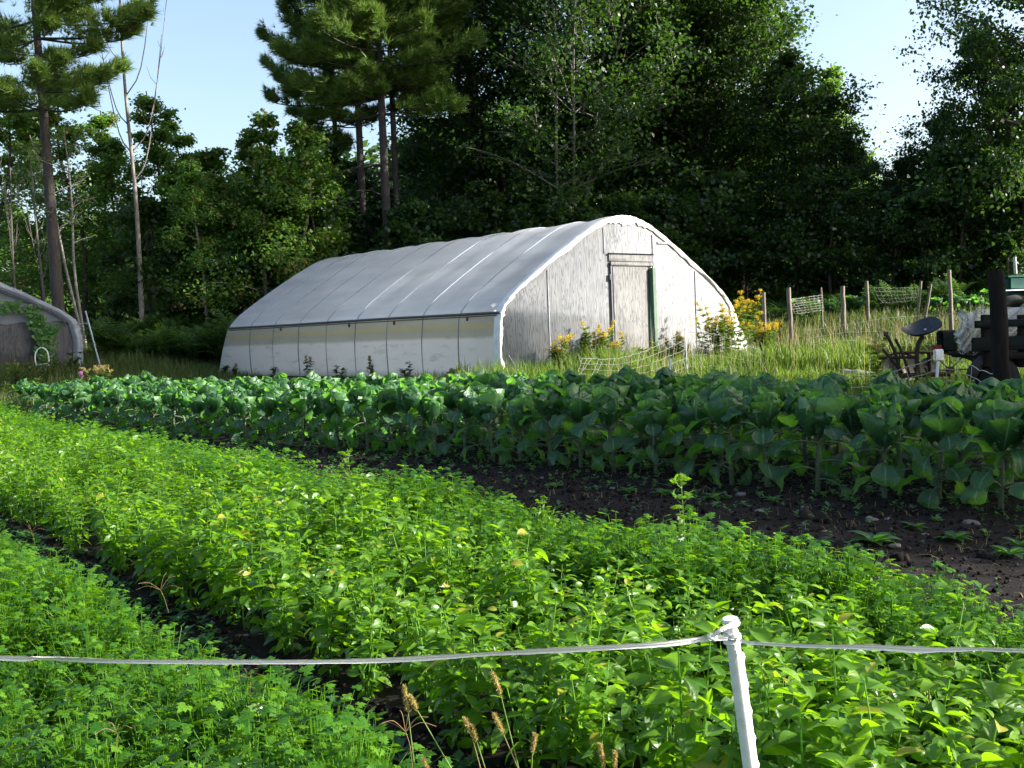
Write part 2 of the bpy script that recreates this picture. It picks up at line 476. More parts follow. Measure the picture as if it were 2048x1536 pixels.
LEAF_Q = leaf_tpl(3, 2, .3, .1, .1)

def basil_plant(seed, hi=True):
    r = np.random.default_rng(seed); g = Geo()
    T = BL_HI if hi else BL_LO
    dirs, nor, loc, size, typ = [], [], [], [], []
    stems = []
    nst = r.integers(3, 5)
    for k in range(nst):
        a0 = r.uniform(0, 6.28); lean = r.uniform(.05, .32); h = r.uniform(.30, .54)
        top = np.array([math.cos(a0) * lean * h, math.sin(a0) * lean * h, h]); bs = np.array([math.cos(a0), math.sin(a0), 0]) * .02
        stems.append((bs, top))
        nn = int(h / .055); ph = r.uniform(0, 6.28)
        for q in range(1, nn + 1):
            f = q / nn; p = bs + (top - bs) * f
            for sd in range(2):
                az = ph + q * math.pi / 2 + sd * math.pi + r.normal(0, .25)
                el = (.15 if f < .9 else .7) + r.normal(0, .2) - (1 - f) * .35
                d = np.array([math.cos(az) * math.cos(el), math.sin(az) * math.cos(el), math.sin(el)])
                ln = (.102 * (1 - .40 * abs(f - .6) / .6) if f < .9 else .055) * r.uniform(.65, 1.3)
                dirs.append(d); loc.append(p + d * .018); size.append(ln); nor.append(np.array([0, 0, 1]) + r.normal(0, .45, 3))
                if f > .45 and r.uniform() < .6:       # side shoot with small leaves
                    q2 = p + d * .045 + np.array([0, 0, .025])
                    for e in range(3 if hi else 2):
                        az2 = az + (e - 1) * 1.6 + r.normal(0, .3)
                        d2 = np.array([math.cos(az2), math.sin(az2), r.uniform(.1, .9)])
                        dirs.append(d2); loc.append(q2); size.append(r.uniform(.035, .075)); nor.append(np.array([0, 0, 1]) + r.normal(0, .3, 3))
    dirs = np.array(dirs); nor = np.array(nor); loc = np.array(loc); size = np.array(size)
    Ms = frames(dirs, nor) * size[:, None, None]
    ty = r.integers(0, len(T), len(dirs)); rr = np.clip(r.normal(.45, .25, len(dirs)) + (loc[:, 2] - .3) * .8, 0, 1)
    for t in range(len(T)):
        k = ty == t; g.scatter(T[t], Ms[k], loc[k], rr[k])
    for (a, b) in stems: g.addgeo(tube([a, (a + b) / 2, b], [.005, .004, .002], 3, False, .9))
    return g.cat()

def pleaf(r, hi):
    """flat parsley leaf: three stalked leaflets, each three lobed; unit length"""
    g = Geo()
    dq = np.array([(0, 0, 0), (.5, .45, .06), (0, 1, -.05), (-.5, .45, .06)])
    for a, off, sc_ in ((0, (0, .38, 0), .62), (.95, (.05, .16, 0), .50), (-.95, (-.05, .16, 0), .50)):
        lobes = ((0, 1), (.75, .72), (-.75, .72)) if hi else ((0, 1.1),)
        for b, q in lobes:
            A = a + b; Rm = np.array([[math.cos(A), math.sin(A), 0], [-math.sin(A), math.cos(A), 0], [0, 0, 1]])
            V = dq * np.array([.62 if hi else .9, 1, 1]) * sc_ * q
            V = V @ Rm.T + np.array(off)
            V[:, 2] += -.3 * (V[:, 1] ** 2) * .5
            g.add(V, [(0, 1, 2, 3)], np.tile([.3, .5, .5], (4, 1)))
    return g.cat()
PL_HI = pleaf(None, True); PL_LO = pleaf(None, False)
def parsley_plant(seed, hi=True, n=58, H=.42):
    r = np.random.default_rng(seed); g = Geo(); dirs = []; loc = []; size = []; nor = []
    for k in range(n):
        az = r.uniform(0, 6.28); sp = abs(r.normal(0, .45)); h = H * r.uniform(.55, 1.12) * (1 - .25 * min(sp, 1))
        tip = np.array([math.cos(az) * sp * .24, math.sin(az) * sp * .24, h])
        mid = tip * np.array([.35, .35, .6])
        if hi: g.addgeo(tube([(0, 0, 0), mid, tip], [.003, .002, .0012], 3, False, .8))
        m = 4 if hi else 3
        for e in range(m):
            p = tip if e == 0 else tip * (1 - .16 * e) + np.array([0, 0, .0])
            az2 = az + r.normal(0, 1.2) + e * 2.2
            dirs.append((math.cos(az2), math.sin(az2), r.uniform(-.2, .7))); loc.append(p)
            size.append(r.uniform(.026, .054)); nor.append(np.array([0, 0, 1]) + r.normal(0, .35, 3))
    Ms = frames(np.array(dirs), np.array(nor)) * np.array(size)[:, None, None]
    rr = np.clip(r.normal(.5, .27, len(dirs)), 0, 1)
    g.scatter(PL_HI if hi else PL_LO, Ms, np.array(loc), rr)
    return g.cat()

DV = np.array([-.6, .8]); NV = np.array([.8, .6])
def bed(name, mat, protos_hi, protos_lo, s0, s1, t0, t1, ds, dt, label, cat, hfun=None, lod=8.0, seed=1, edge=.06):
    r = np.random.default_rng(seed); gs = {}
    t = t0; pts = []
    rows = np.arange(s0 + ds / 2, s1, ds)
    while t < t1:
        for s in rows:
            tt = t + r.normal(0, dt * .25); ss = s + r.normal(0, ds * .16)
            ed = min(ss - s0, s1 - ss)
            p = NV * ss + DV * tt
            if abs(p[0]) > abs(p[1]) * .52 + .7 or p[1] < 1.2: continue
            sc_ = r.uniform(.85, 1.15) * (1.0 if ed > .15 else .88) * (hfun(ss, tt) if hfun else 1)
            pts.append((p[0], p[1], sc_))
        t += dt * (1 if t < 10 else 1.1)
    pts = np.array(pts); zz = gz(pts[:, 0], pts[:, 1])
    g = Geo()
    for far in (0, 1):
        T = protos_lo if far else protos_hi
        sel = np.where((pts[:, 1] > lod) == bool(far))[0]
        which = r.integers(0, len(T), len(sel)); a = r.uniform(0, 6.28, len(sel))
        for k in range(len(T)):
            q = sel[which == k]; aa = a[which == k]
            if not len(q): continue
            Ms = np.zeros((len(q), 3, 3)); c, s = np.cos(aa), np.sin(aa)
            Ms[:, 0, 0] = c; Ms[:, 0, 1] = -s; Ms[:, 1, 0] = s; Ms[:, 1, 1] = c; Ms[:, 2, 2] = 1
            Ms *= pts[q, 2][:, None, None]
            lo = np.stack([pts[q, 0], pts[q, 1], zz[q] - .01], 1)
            g.scatter(T[k], Ms, lo)       # keep per-leaf tint
    o = g.build(name, mat, smooth=True); tag(o, label, cat, kind='stuff'); return o
bh = [basil_plant(100 + i) for i in range(7)]; bl = [basil_plant(200 + i, False) for i in range(5)]
ph = [parsley_plant(300 + i) for i in range(6)]; pl = [parsley_plant(400 + i, False, 42) for i in range(5)]
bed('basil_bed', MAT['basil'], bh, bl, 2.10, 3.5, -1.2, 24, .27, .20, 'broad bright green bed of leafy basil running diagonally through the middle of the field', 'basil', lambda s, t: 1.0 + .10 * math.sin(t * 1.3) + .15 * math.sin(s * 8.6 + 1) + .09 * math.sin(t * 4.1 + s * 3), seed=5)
bed('parsley_bed', MAT['parsley'], ph, pl, 3.5, 4.36, -1.5, 25, .155, .155, 'low bed of finely divided parsley between the basil and the bare soil strip', 'parsley', lambda s, t: 1.02 + .12 * math.sin(t * 2.1) + .06 * math.sin(t * 5), seed=6)
bed('parsley_bed', MAT['parsley'], ph, pl, -.4, 1.62, -1.5, 12, .165, .155, 'wide dark green bed of parsley in the near left corner, in front of the basil', 'parsley', lambda s, t: .9 + .12 * math.sin(t * 2.3 + 1) + .06 * math.sin(s * 6), seed=7)

# ------------------------------------------------------------------ tall brassica plants
def big_leaf(r, base, az, el, pet, bl, bw, cup, curl, twist=0.0, wav=.02, nx=7, ny=9, rv=.5):
    """petiole + cupped round blade following an arc; returns (blade Geo, petiole tube)"""
    out_ = np.array([math.cos(az), math.sin(az), 0]); up = np.array([0, 0, 1.0]); side = np.array([-math.sin(az), math.cos(az), 0])
    side = side * math.cos(twist) + up * math.sin(twist) * .6
    p = np.array(base, float); e = el; P_ = [p.copy()]
    for _ in range(3):
        d = out_ * math.cos(e) + up * math.sin(e); p = p + d * pet / 3; P_.append(p.copy()); e += curl * .15
    pts = []; nors = []
    t = np.linspace(0, 1, ny); t = 1 - (1 - t) ** 1.9
    for k in range(ny):
        d = out_ * math.cos(e) + up * math.sin(e)
        nn = np.cross(side, d); nn = nn / np.linalg.norm(nn)
        if nn[2] < 0 and abs(e) < 1.2: nn = -nn
        nn = -out_ * math.sin(e) + up * math.cos(e)
        pts.append(p.copy()); nors.append(nn); dt_ = (t[min(k + 1, ny - 1)] - t[k]); p = p + d * bl * dt_; e += curl * dt_
    pts = np.array(pts); nors = np.array(nors)
    wid = bw * .5 * np.where(t > .56, np.sqrt(np.clip(1 - ((t - .56) / .445) ** 2, .0, 1)), (np.clip(t, .01, 1) / .56) ** .75)
    wid[0] = .015
    s = np.linspace(-1, 1, nx)
    ph1, ph2 = r.uniform(0, 6.28, 2)
    S, Tt = np.meshgrid(s, t); W = wid[:, None]
    V = pts[:, None] + side[None, None] * (np.sin(S * 1.15) / math.sin(1.15) * W)[..., None] + nors[:, None] * (cup * W * (1 - np.cos(S * 1.35)) * 1.6)[..., None]
    wv = wav * np.abs(S) ** 2 * np.sin(Tt * 13 + np.where(S > 0, ph1, ph2)) + .006 * np.sin(Tt * 21 + S * 9 + ph1)
    V = V + nors[:, None] * wv[..., None]
    i = np.arange(ny - 1)[:, None] * nx; j = np.arange(nx - 1)[None]
    F = np.stack([i + j, i + j + 1, i + nx + j + 1, i + nx + j], 2).reshape(-1, 4)
    L = np.stack([S.ravel(), Tt.ravel(), np.full(S.size, rv)], 1)
    g = Geo(); g.add(V.reshape(-1, 3), F, L)
    return g, tube(P_, [.009, .007, .006, .005], 5, False, .9)
def brassica(seed):
    r = np.random.default_rng(seed); H = r.uniform(.40, .48)
    fol = Geo(); st = Geo(); head = Geo()
    sway = r.normal(0, .03, 2)
    top = np.array([sway[0], sway[1], H])
    sp = smoothpts([(0, 0, -.03), (sway[0] * .2, sway[1] * .2, H * .45), top * 1.0, top + [0, 0, .12]], 12)
    st.addgeo(tube(sp, np.linspace(.017, .013, 12) + r.uniform(-.001, .002, 12), 8, True, .5))
    for k in range(34):   # leaf scars and small buds along the stalk
        f = r.uniform(.05, .85); a = r.uniform(0, 6.28); c = sp[int(f * 11)] + np.array([math.cos(a), math.sin(a), 0]) * .017
        st.addgeo(box(c, (.018, .018, .016), rz(a), .5, .006))
    a = r.uniform(0, 6.28)
    for k in range(10):      # lower, hanging leaves
        f = .22 + .68 * k / 10; a += 2.4 + r.normal(0, .2)
        b = sp[int(f * 11)]
        L_, p_ = big_leaf(r, b, a, r.uniform(.1, .6), r.uniform(.10, .20), r.uniform(.13, .20), r.uniform(.12, .19), r.uniform(.1, .3), -r.uniform(.8, 2.0), r.normal(0, .5), .012, rv=r.uniform(.0, .55))
        fol.addgeo(L_); st.addgeo(p_)
    for k in range(18):     # rising spoon-shaped leaves
        a += 2.4 + r.normal(0, .12); f = k / 18
        b = top + np.array([0, 0, -.08 + .10 * f])
        L_, p_ = big_leaf(r, b, a, .62 + .42 * f + r.normal(0, .13), r.uniform(.05, .10) * (1 - .4 * f), r.uniform(.20, .27), r.uniform(.21, .28), r.uniform(.4, .75), r.uniform(.3, 1.3), r.normal(0, .20), .022, 9, 11, r.uniform(.3, .9))
        fol.addgeo(L_); st.addgeo(p_)
    for k in range(7):      # inner leaves closing over the heart
        a += 2.4; f = k / 7
        b = top + np.array([0, 0, .00 + .03 * f])
        L_, p_ = big_leaf(r, b, a, .75 + .35 * f, .03, r.uniform(.17, .23) * (1 - .35 * f), r.uniform(.18, .23) * (1 - .3 * f), r.uniform(.6, 1.0), r.uniform(.8, 1.9), r.normal(0, .15), .014, 9, 10, r.uniform(.5, 1))
        head.addgeo(L_)
    return fol, st, head
protos = []
for i in range(7):
    root = empty('brassica_plant', (0, 0, -50))
    fol, st, head = brassica(500 + i)
    kid(root, fol.build('foliage', MAT['sprout'], root, True)); kid(root, st.build('stalk', MAT['stalk'], root, True)); kid(root, head.build('heart_leaves', MAT['sprout'], root, True))
    protos.append(root)
used = [False] * 7
RD = np.array([-.7071, .7071]); RN = np.array([.7071, .7071])
row_lab = ['tall blue green brassica on a knobbly stalk in the front row beside bare soil',
           'leafy brassica plant in the second row, just behind the front row',
           'leafy brassica plant in the third row, seen between rounder tops',
           'round topped brassica plant in the back row nearest the greenhouse and grass']
prng = np.random.default_rng(77)
for k in range(4):
    t = -1.6 + .13 * k
    while t < 18.0 - .2 * k:
        p = np.array([2.83, 9.0]) + RD * (t + prng.normal(0, .04)) + RN * (.70 * k + prng.normal(0, .035))
        t += .46 * prng.uniform(.92, 1.1)
        if abs(p[0]) > .5 * p[1] + .4: continue
        j = int(prng.integers(0, 7))
        if not used[j]: o = protos[j]; used[j] = True
        else: o = copy_tree(protos[j])
        o.location = (p[0], p[1], float(gz(p[0], p[1])))
        s = prng.uniform(1.12, 1.28) - .017 * (p[1] - 8.5); o.rotation_euler = (prng.normal(0, .05), prng.normal(0, .05), prng.uniform(0, 6.28)); o.scale = (s * 1.12, s * 1.12, s)
        tag(o, row_lab[k], 'brassica plant', 'brassica plants in %s' % ('the front row', 'the second row', 'the third row', 'the back row')[k])
# far plot of low blue-green cabbages beyond the wooden stakes
for k, (u, Y) in enumerate([(1596, 31), (1612, 32), (1630, 31), (1650, 32.5), (1668, 31.5), (1705, 32), (1722, 31), (1742, 32), (1760, 31.3), (1778, 32.5), (1795, 31), (1812, 32), (1875, 30), (1888, 31.5), (1905, 29.6), (1918, 31), (1932, 30), (1946, 31), (1960, 29.8), (1975, 30.6)]):
    o = copy_tree(protos[k % 7]); q = G(u, Y); o.location = (q[0], q[1], q[2] - .12)
    s = prng.uniform(1.05, 1.35); o.scale = (s, s, s * .8); o.rotation_euler = (0, 0, prng.uniform(0, 6.28))
    tag(o, 'pale blue green cabbage in the far plot beyond the wooden stakes', 'cabbage', 'cabbages in the far plot')
for j in range(7):
    if not used[j]: protos[j].location = (3.3, 9.5, 0)
# ------------------------------------------------------------------ weathered plywood, film
def ply_mat(name, light, mid, dark, stain=.5, warm=(.42, .36, .30)):
    m, nt, out = new_mat(name)
    tc = N(nt, "ShaderNodeTexCoord")
    mp = N(nt, "ShaderNodeMapping"); mp.inputs['Scale'].default_value = (1, 1, .12); nt.links.new(tc.outputs['Object'], mp.inputs[0])
    nz = N(nt, "ShaderNodeTexNoise", ins={'Scale': 3.6, 'Detail': 3}); nt.links.new(mp.outputs[0], nz.inputs[0])
    # cathedral grain: contour lines of a stretched noise
    fr = math_(nt, 'FRACT', math_(nt, 'MULTIPLY', nz.outputs[0], 24))
    fr = math_(nt, 'ABSOLUTE', math_(nt, 'SUBTRACT', fr, .5))
    grain = ramp(nt, fr, [(0, (0, 0, 0)), (.22, (1, 1, 1)), (.5, (1, 1, 1))])
    mp2 = N(nt, "ShaderNodeMapping"); mp2.inputs['Scale'].default_value = (1, 1, .05); nt.links.new(tc.outputs['Object'], mp2.inputs[0])
    n2 = N(nt, "ShaderNodeTexNoise", ins={'Scale': 45, 'Detail': 5, 'Roughness': .7}); nt.links.new(mp2.outputs[0], n2.inputs[0])
    n3 = N(nt, "ShaderNodeTexNoise", ins={'Scale': 1.6, 'Detail': 7, 'Roughness': .7}); nt.links.new(tc.outputs['Object'], n3.inputs[0])
    base = ramp(nt, n3.outputs[0], [(.3, mid), (.5, light), (.72, warm)])
    g_ = math_(nt, 'MULTIPLY', math_(nt, 'SUBTRACT', 1.0, grain), .6)
    c = mixc(nt, g_, base, dark)
    s_ = ramp(nt, n2.outputs[0], [(.36, (1, 1, 1)), (.5, (0, 0, 0))])
    c = mixc(nt, math_(nt, 'MULTIPLY', s_, stain), c, dark)
    # dark mould flecks where paint has gone
    n4 = N(nt, "ShaderNodeTexNoise", ins={'Scale': 7, 'Detail': 9, 'Roughness': .8}); 
    mp3 = N(nt, "ShaderNodeMapping"); mp3.inputs['Scale'].default_value = (1, 1, .35); nt.links.new(tc.outputs['Object'], mp3.inputs[0]); nt.links.new(mp3.outputs[0], n4.inputs[0])
    f_ = ramp(nt, n4.outputs[0], [(.60, (0, 0, 0)), (.68, (1, 1, 1))])
    c = mixc(nt, math_(nt, 'MULTIPLY', f_, .55), c, tuple(a * .35 for a in dark))
    p = N(nt, "ShaderNodeBsdfPrincipled", ins={'Roughness': .85, 'Specular IOR Level': .25}); nt.links.new(c, p.inputs['Base Color'])
    b = N(nt, "ShaderNodeBump", ins={'Strength': .5, 'Distance': .006}); nt.links.new(n2.outputs[0], b.inputs['Height']); nt.links.new(b.outputs[0], p.inputs['Normal'])
    nt.links.new(p.outputs[0], out.inputs[0]); return m
MAT['plywood'] = ply_mat('weathered_whitewashed_plywood', (.215, .224, .232), (.16, .167, .174), (.045, .047, .05), .5, (.20, .197, .19))
MAT['door_wood'] = ply_mat('bare_door_wood', (.15, .152, .152), (.115, .116, .116), (.03, .03, .03), .7, (.142, .138, .132))
MAT['grey_boards'] = ply_mat('dark_weathered_boards', (.075, .078, .09), (.045, .047, .056), (.016, .017, .02), .6, (.085, .083, .088))
def film_mat(name, side=False, tint=(.86, .89, .94)):
    m, nt, out = new_mat(name)
    tc = N(nt, "ShaderNodeTexCoord")
    sp = N(nt, "ShaderNodeSeparateXYZ"); nt.links.new(tc.outputs['Object'], sp.inputs[0])
    mp = N(nt, "ShaderNodeMapping"); mp.inputs['Scale'].default_value = (1, .25, 1); nt.links.new(tc.outputs['Object'], mp.inputs[0])
    n1 = N(nt, "ShaderNodeTexNoise", ins={'Scale': 1.8, 'Detail': 7, 'Roughness': .6}); nt.links.new(mp.outputs[0], n1.inputs[0])
    n2 = N(nt, "ShaderNodeTexNoise", ins={'Scale': 7, 'Detail': 8, 'Roughness': .7}); nt.links.new(mp.outputs[0], n2.inputs[0])
    c = ramp(nt, n1.outputs[0], [(.3, tuple(a * .80 for a in tint)), (.6, tint)])
    z = math_(nt, 'ADD', sp.outputs[2], math_(nt, 'MULTIPLY', math_(nt, 'SUBTRACT', n1.outputs[0], .5), .10))
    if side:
        band = ramp(nt, math_(nt, 'DIVIDE', z, 1.3), [(0, (.34, .36, .28)), (.12, (.66, .68, .67)), (.56, (.68, .69, .66)), (.61, (.36, .35, .26)), (.71, (.33, .32, .22)), (.75, (.42, .36, .08)), (.79, (.36, .34, .22)), (1, (.46, .45, .36))])  # paler low band paints in sun through the film; yellow stripe is algae
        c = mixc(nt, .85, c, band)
        dirt = ramp(nt, n2.outputs[0], [(.54, (0, 0, 0)), (.68, (1, 1, 1))])
        c = mixc(nt, math_(nt, 'MULTIPLY', dirt, .45), c, (.30, .33, .24))
    else:
        st = math_(nt, 'FRACT', math_(nt, 'MULTIPLY', z, 2.3))
        st = ramp(nt, st, [(0, (0, 0, 0)), (.08, (1, 1, 1)), (.40, (1, 1, 1)), (.5, (0, 0, 0))])
        c = mixc(nt, math_(nt, 'MULTIPLY', st, .16), c, (.50, .56, .66))
        c = mixc(nt, math_(nt, 'MULTIPLY', ramp(nt, n2.outputs[0], [(.55, (0, 0, 0)), (.75, (1, 1, 1))]), .22), c, (.55, .52, .44))
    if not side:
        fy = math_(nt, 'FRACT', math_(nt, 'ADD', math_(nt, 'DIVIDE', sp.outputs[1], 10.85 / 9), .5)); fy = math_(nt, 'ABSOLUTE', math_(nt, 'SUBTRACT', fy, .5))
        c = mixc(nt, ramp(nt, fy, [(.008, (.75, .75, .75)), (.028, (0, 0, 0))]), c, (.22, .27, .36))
    p = N(nt, "ShaderNodeBsdfPrincipled", ins={'Roughness': .38, 'Specular IOR Level': .45}); nt.links.new(c, p.inputs['Base Color'])
    b = N(nt, "ShaderNodeBump", ins={'Strength': .6, 'Distance': .06}); nt.links.new(n1.outputs[0], b.inputs['Height']); nt.links.new(b.outputs[0], p.inputs['Normal'])
    t = N(nt, "ShaderNodeBsdfTranslucent"); nt.links.new(mixc(nt, 1.0, c, (1.0, 1.0, 1.0), 'MULTIPLY'), t.inputs[0])
    mx = N(nt, "ShaderNodeMixShader"); mx.inputs[0].default_value = .70
    nt.links.new(p.outputs[0], mx.inputs[1]); nt.links.new(t.outputs[0], mx.inputs[2]); nt.links.new(mx.outputs[0], out.inputs[0])
    return m
MAT['film'] = film_mat('greenhouse_film'); MAT['film_side'] = film_mat('dirty_sunlit_side_film', True)
MAT['film_white'] = simple_mat('folded_white_film', (.76, .76, .76), (.58, .575, .56), 9, .5, bump=.5, dist=.02)

# half profile of the hoops: (distance from the middle, height), from the sill up to the ridge
HALF = [(3.47, 0), (3.49, .5), (3.47, .9), (3.41, 1.22), (3.24, 1.42), (2.98, 1.63), (2.25, 2.10), (1.43, 2.58), (.80, 2.91), (.42, 3.04), (.18, 3.09), (0, 3.10)]
def profile(zs=1.0, n=60):
    h = smoothpts(HALF, n); h[:, 1] *= zs; h[0, 1] = 0
    left = np.c_[-h[:, 0], h[:, 1]]; right = h[::-1][1:]
    return np.vstack([left, right])        # left sill -> ridge -> right sill
def sweep(prof, ys, disp=None, rv=.5):
    n = len(prof); k = len(ys)
    V = np.zeros((k, n, 3)); V[:, :, 0] = prof[None, :, 0]; V[:, :, 1] = np.asarray(ys)[:, None]; V[:, :, 2] = prof[None, :, 1]
    if disp is not None: V += disp(V)
    i = np.arange(k - 1)[:, None] * n; j = np.arange(n - 1)[None]
    F = np.stack([i + j, i + n + j, i + n + j + 1, i + j + 1], 2).reshape(-1, 4)
    g = Geo(); g.add(V.reshape(-1, 3), F); return g
def hoop_house(loc, rot, length, nb, zs, label, detailed):
    root = empty('greenhouse', loc, rot, label, 'greenhouse')
    pf = profile(zs); ctr = np.array([0, 1.1])
    dirp = nrm(pf - ctr)
    bay = length / nb
    def bulge(V):
        y = V[:, :, 1]; ph = (y / bay) % 1.0
        a = (-.013 * np.sin(math.pi * ph) + .018 * np.sin(2 * math.pi * ph) + .008 * np.sin(y * 3.1 + V[:, :, 2] * 2) + .006 * np.sin(y * 7.3 + V[:, :, 0] * 3) * (V[:, :, 2] > 1.3))
        w = np.clip((y) / .3, 0, 1) * np.clip((length - y) / .3, 0, 1)
        d = np.zeros_like(V); d[:, :, 0] = dirp[None, :, 0] * a * w; d[:, :, 2] = dirp[None, :, 1] * a * w * (V[:, :, 2] > .05); return d
    eave = 1.22 * zs
    li = np.where((pf[:, 0] < 0) & (pf[:, 1] <= eave + .03))[0]; ri = np.where((pf[:, 0] > 0) & (pf[:, 1] <= eave + .03))[0]
    ys = np.linspace(0, length, nb * 8 + 1)
    # roof and side sheets as separate parts
    def sub(idx):
        nonlocal dirp
        full = dirp; dirp = full[idx]
        g = sweep(pf[idx], ys, bulge); dirp = full; return g
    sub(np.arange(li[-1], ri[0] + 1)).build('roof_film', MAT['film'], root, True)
    def flare(idx, amt):
        gg = sub(idx); V = gg.V[0].reshape(len(ys), len(idx), 3)
        h = np.clip(1 - V[:, :, 2] / (1.3 * zs), 0, 1)
        V[:, :, 0] += amt(V[:, :, 1]) * h ** 1.2; gg.V[0] = V.reshape(-1, 3); return gg
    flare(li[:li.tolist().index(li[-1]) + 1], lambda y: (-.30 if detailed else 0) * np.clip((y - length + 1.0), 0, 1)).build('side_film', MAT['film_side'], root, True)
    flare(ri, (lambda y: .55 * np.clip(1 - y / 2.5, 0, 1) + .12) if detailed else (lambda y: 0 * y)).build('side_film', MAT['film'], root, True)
    # hoops showing just proud of the film
    for k in range(nb + 1):
        y = k * bay
        h = pf + dirp * (-.001 if 0 < k < nb else .0)
        pts = np.c_[h[:, 0], np.full(len(h), y), h[:, 1]]
        up = np.where(pf[:, 1] > eave)[0]
        if 0 < k < nb:
            tube(pts[up], .010, 6).build('hoop', MAT['hoop'], root, True)
            tube(pts[li] + [0, .0 + .02 * math.sin(k * 2.2), 0], .013, 6).build('hoop_leg', MAT['hoop_dark'], root, True)
    # end walls
    def gable(y, thick, name, mat, inset=.05):
        q = pf.copy(); q = ctr + (q - ctr) * (1 - inset / 2.2); q[:, 1] = np.maximum(q[:, 1], -.05)
        q[0, 1] = q[-1, 1] = -.15
        g = Geo(); n = len(q)
        fv = np.c_[q[:, 0], np.full(n, y), q[:, 1]]; bv = fv + [0, thick, 0]; c0 = len(q)
        cf = np.array([[0, y, 1.0]]); cb = np.array([[0, y + thick, 1.0]])
        V = np.vstack([fv, bv, cf, cb]); T = []; Q = []
        for a in range(n):
            b = (a + 1) % n
            T.append((2 * n, b, a)); T.append((2 * n + 1, n + a, n + b)); Q.append((a, b, n + b, n + a))
        g.add(V, T); g.Q.append(np.array(Q)); return g.build(name, mat, root)
    gable(.03, .02, 'gable_wall', MAT['plywood'] if detailed else MAT['grey_boards'])
    gable(length - .05, .02, 'rear_wall', MAT['plywood'] if detailed else MAT['grey_boards'])
    # white film folded round the front edge
    r = np.random.default_rng(4)
    n = len(pf); s = np.arange(n)
    jag = .075 + .018 * np.sin(s * .9) + r.normal(0, .012, n) + (.11 * np.exp(-((s - n / 2) / 9) ** 2))
    if not detailed: jag = .20 + .008 * np.sin(s * .5)
    outp = pf + dirp * (.014 + .006 * np.sin(s * 1.7))[:, None]
    inn = pf - dirp * jag[:, None]; 
    if not detailed: inn[:, 1] = np.maximum(inn[:, 1], 0)
    back = pf + dirp * .010
    mid = (outp + inn) / 2
    fl = np.zeros((n,)); R_ = np.where(pf[:, 0] > 0, np.clip(1 - pf[:, 1] / (1.3 * zs), 0, 1) ** 1.2 * .67, 0)
    if detailed:
        for a in (outp, back): a[:, 0] += R_
        mid[:, 0] += R_ * .8; inn[:, 0] += R_ * .35
    rings = [(back, .16), (outp, .05), (outp, -.010), (mid, -.022 ), (inn, .012)]
    V = np.array([np.c_[a[:, 0], y + r.normal(0, .003, n), a[:, 1]] for a, y in rings])
    k = len(rings); i = np.arange(k - 1)[:, None] * n; j = np.arange(n - 1)[None]
    F = np.stack([i + j, i + j + 1, i + n + j + 1, i + n + j], 2).reshape(-1, 4)
    g = Geo(); g.add(V.reshape(-1, 3), F); g.build('edge_flap', MAT['film_white'] if detailed else MAT['film'], root, True)
    # eave roll pipes
    ex, ez = pf[li[-1]]
    g = Geo()
    g.addgeo(tube([(ex - .035, -.02, ez - .01), (ex - .035, length * .35, ez + .004), (ex - .035, length * .7, ez - .006), (ex - .035, length - .02, ez)], .026, 8))
    g.addgeo(tube([(ex - .045, .1, ez - .055), (ex - .045, length * .5, ez - .05), (ex - .045, length - .1, ez - .055)], .012, 6))
    g.build('roll_up_pipe', MAT['black_pipe'], root, True)
    if detailed:
        box((0, length / 2, .03), (6.7, length - .3, .04), None, .5, .01).build('bounce_floor', simple_mat('pale_bounce_surface', (.52, .47, .36), (.40, .36, .27), 30, .9), root)  # unseen pale slab added to bounce light up into the film
        g = Geo(); g.addgeo(tube([(-3.56, -.28, .015), (-3.55, .6, .0), (-3.54, 2.6, -.03), (-3.54, 4.2, -.05)], .018, 8)); g.build('bottom_pipe', MAT['black_pipe'], root, True)
        box((-3.50, length / 2, -.14), (.05, length - .1, .24), None, .5, .01).build('base_board', MAT['grey_boards'], root)
        for q in (.9, 3.3, 5.0, 8.0):
            box((-3.5, q, ez - .09), (.035, .05, .09), None, .5, .01).build('pipe_bracket', MAT['black_pipe'], root)
        # door, surround, jamb, hinges (door centre a touch left of the ridge)
        dx = .09
        box((dx + .03, .006, 1.02), (1.02, .03, 2.12), None, .5, .004).build('door', MAT['door_wood'], root)
        door = root
        box((dx - .555, .004, 1.02), (.05, .04, 2.14), None, .5, .003).build('door_gap_shade', MAT['black_pipe'], root)  # dark strip standing in for the shade in the gap beside the door
        box((dx - .505, -.004, 1.02), (.05, .05, 2.10), rz(0), .5, .004).build('door_stile', MAT['door_wood'], root)
        box((dx + .07, -.012, 2.13), (1.30, .05, .075), None, .5, .004).build('lintel', MAT['door_wood'], root)
        box((dx + .06, .008, 2.25), (1.32, .022, .14), None, .5, .004).build('header_board', MAT['door_wood'], root)
        box((dx + .06, -.004, 2.335), (1.36, .045, .018), None, .5, .003).build('drip_strip', MAT['dark_wood'], root)
        box((dx + .635, -.045, 1.0), (.10, .12, 2.10), None, .5, .006).build('green_door_jamb', MAT['green_jamb'], root)
        for z in (1.78, .82): box((dx + .73, -.015, z), (.05, .03, .2 if z < 1 else .16), None, .5, .004).build('hinge', MAT['dark_wood'], root)
        box((dx - .60, -.012, 1.86), (.05, .03, .12), None, .5, .004).build('hasp', MAT['iron'], root)
        # thin battens covering the plywood seams
        for x, z0, z1 in ((-2.2, -.1, 2.0), (-.62, 2.34, 2.84), (.84, -.05, 2.75), (2.2, 0, 2.0)):
            box((x, .022, (z0 + z1) / 2), (.022, .02, z1 - z0), None, .5, .002).build('panel_seam', MAT['plywood'], root)
        box((1.15, .02, 2.58), (.32, .02, .05), rz(0), .5, .004).build('wall_patch', MAT['plywood'], root)
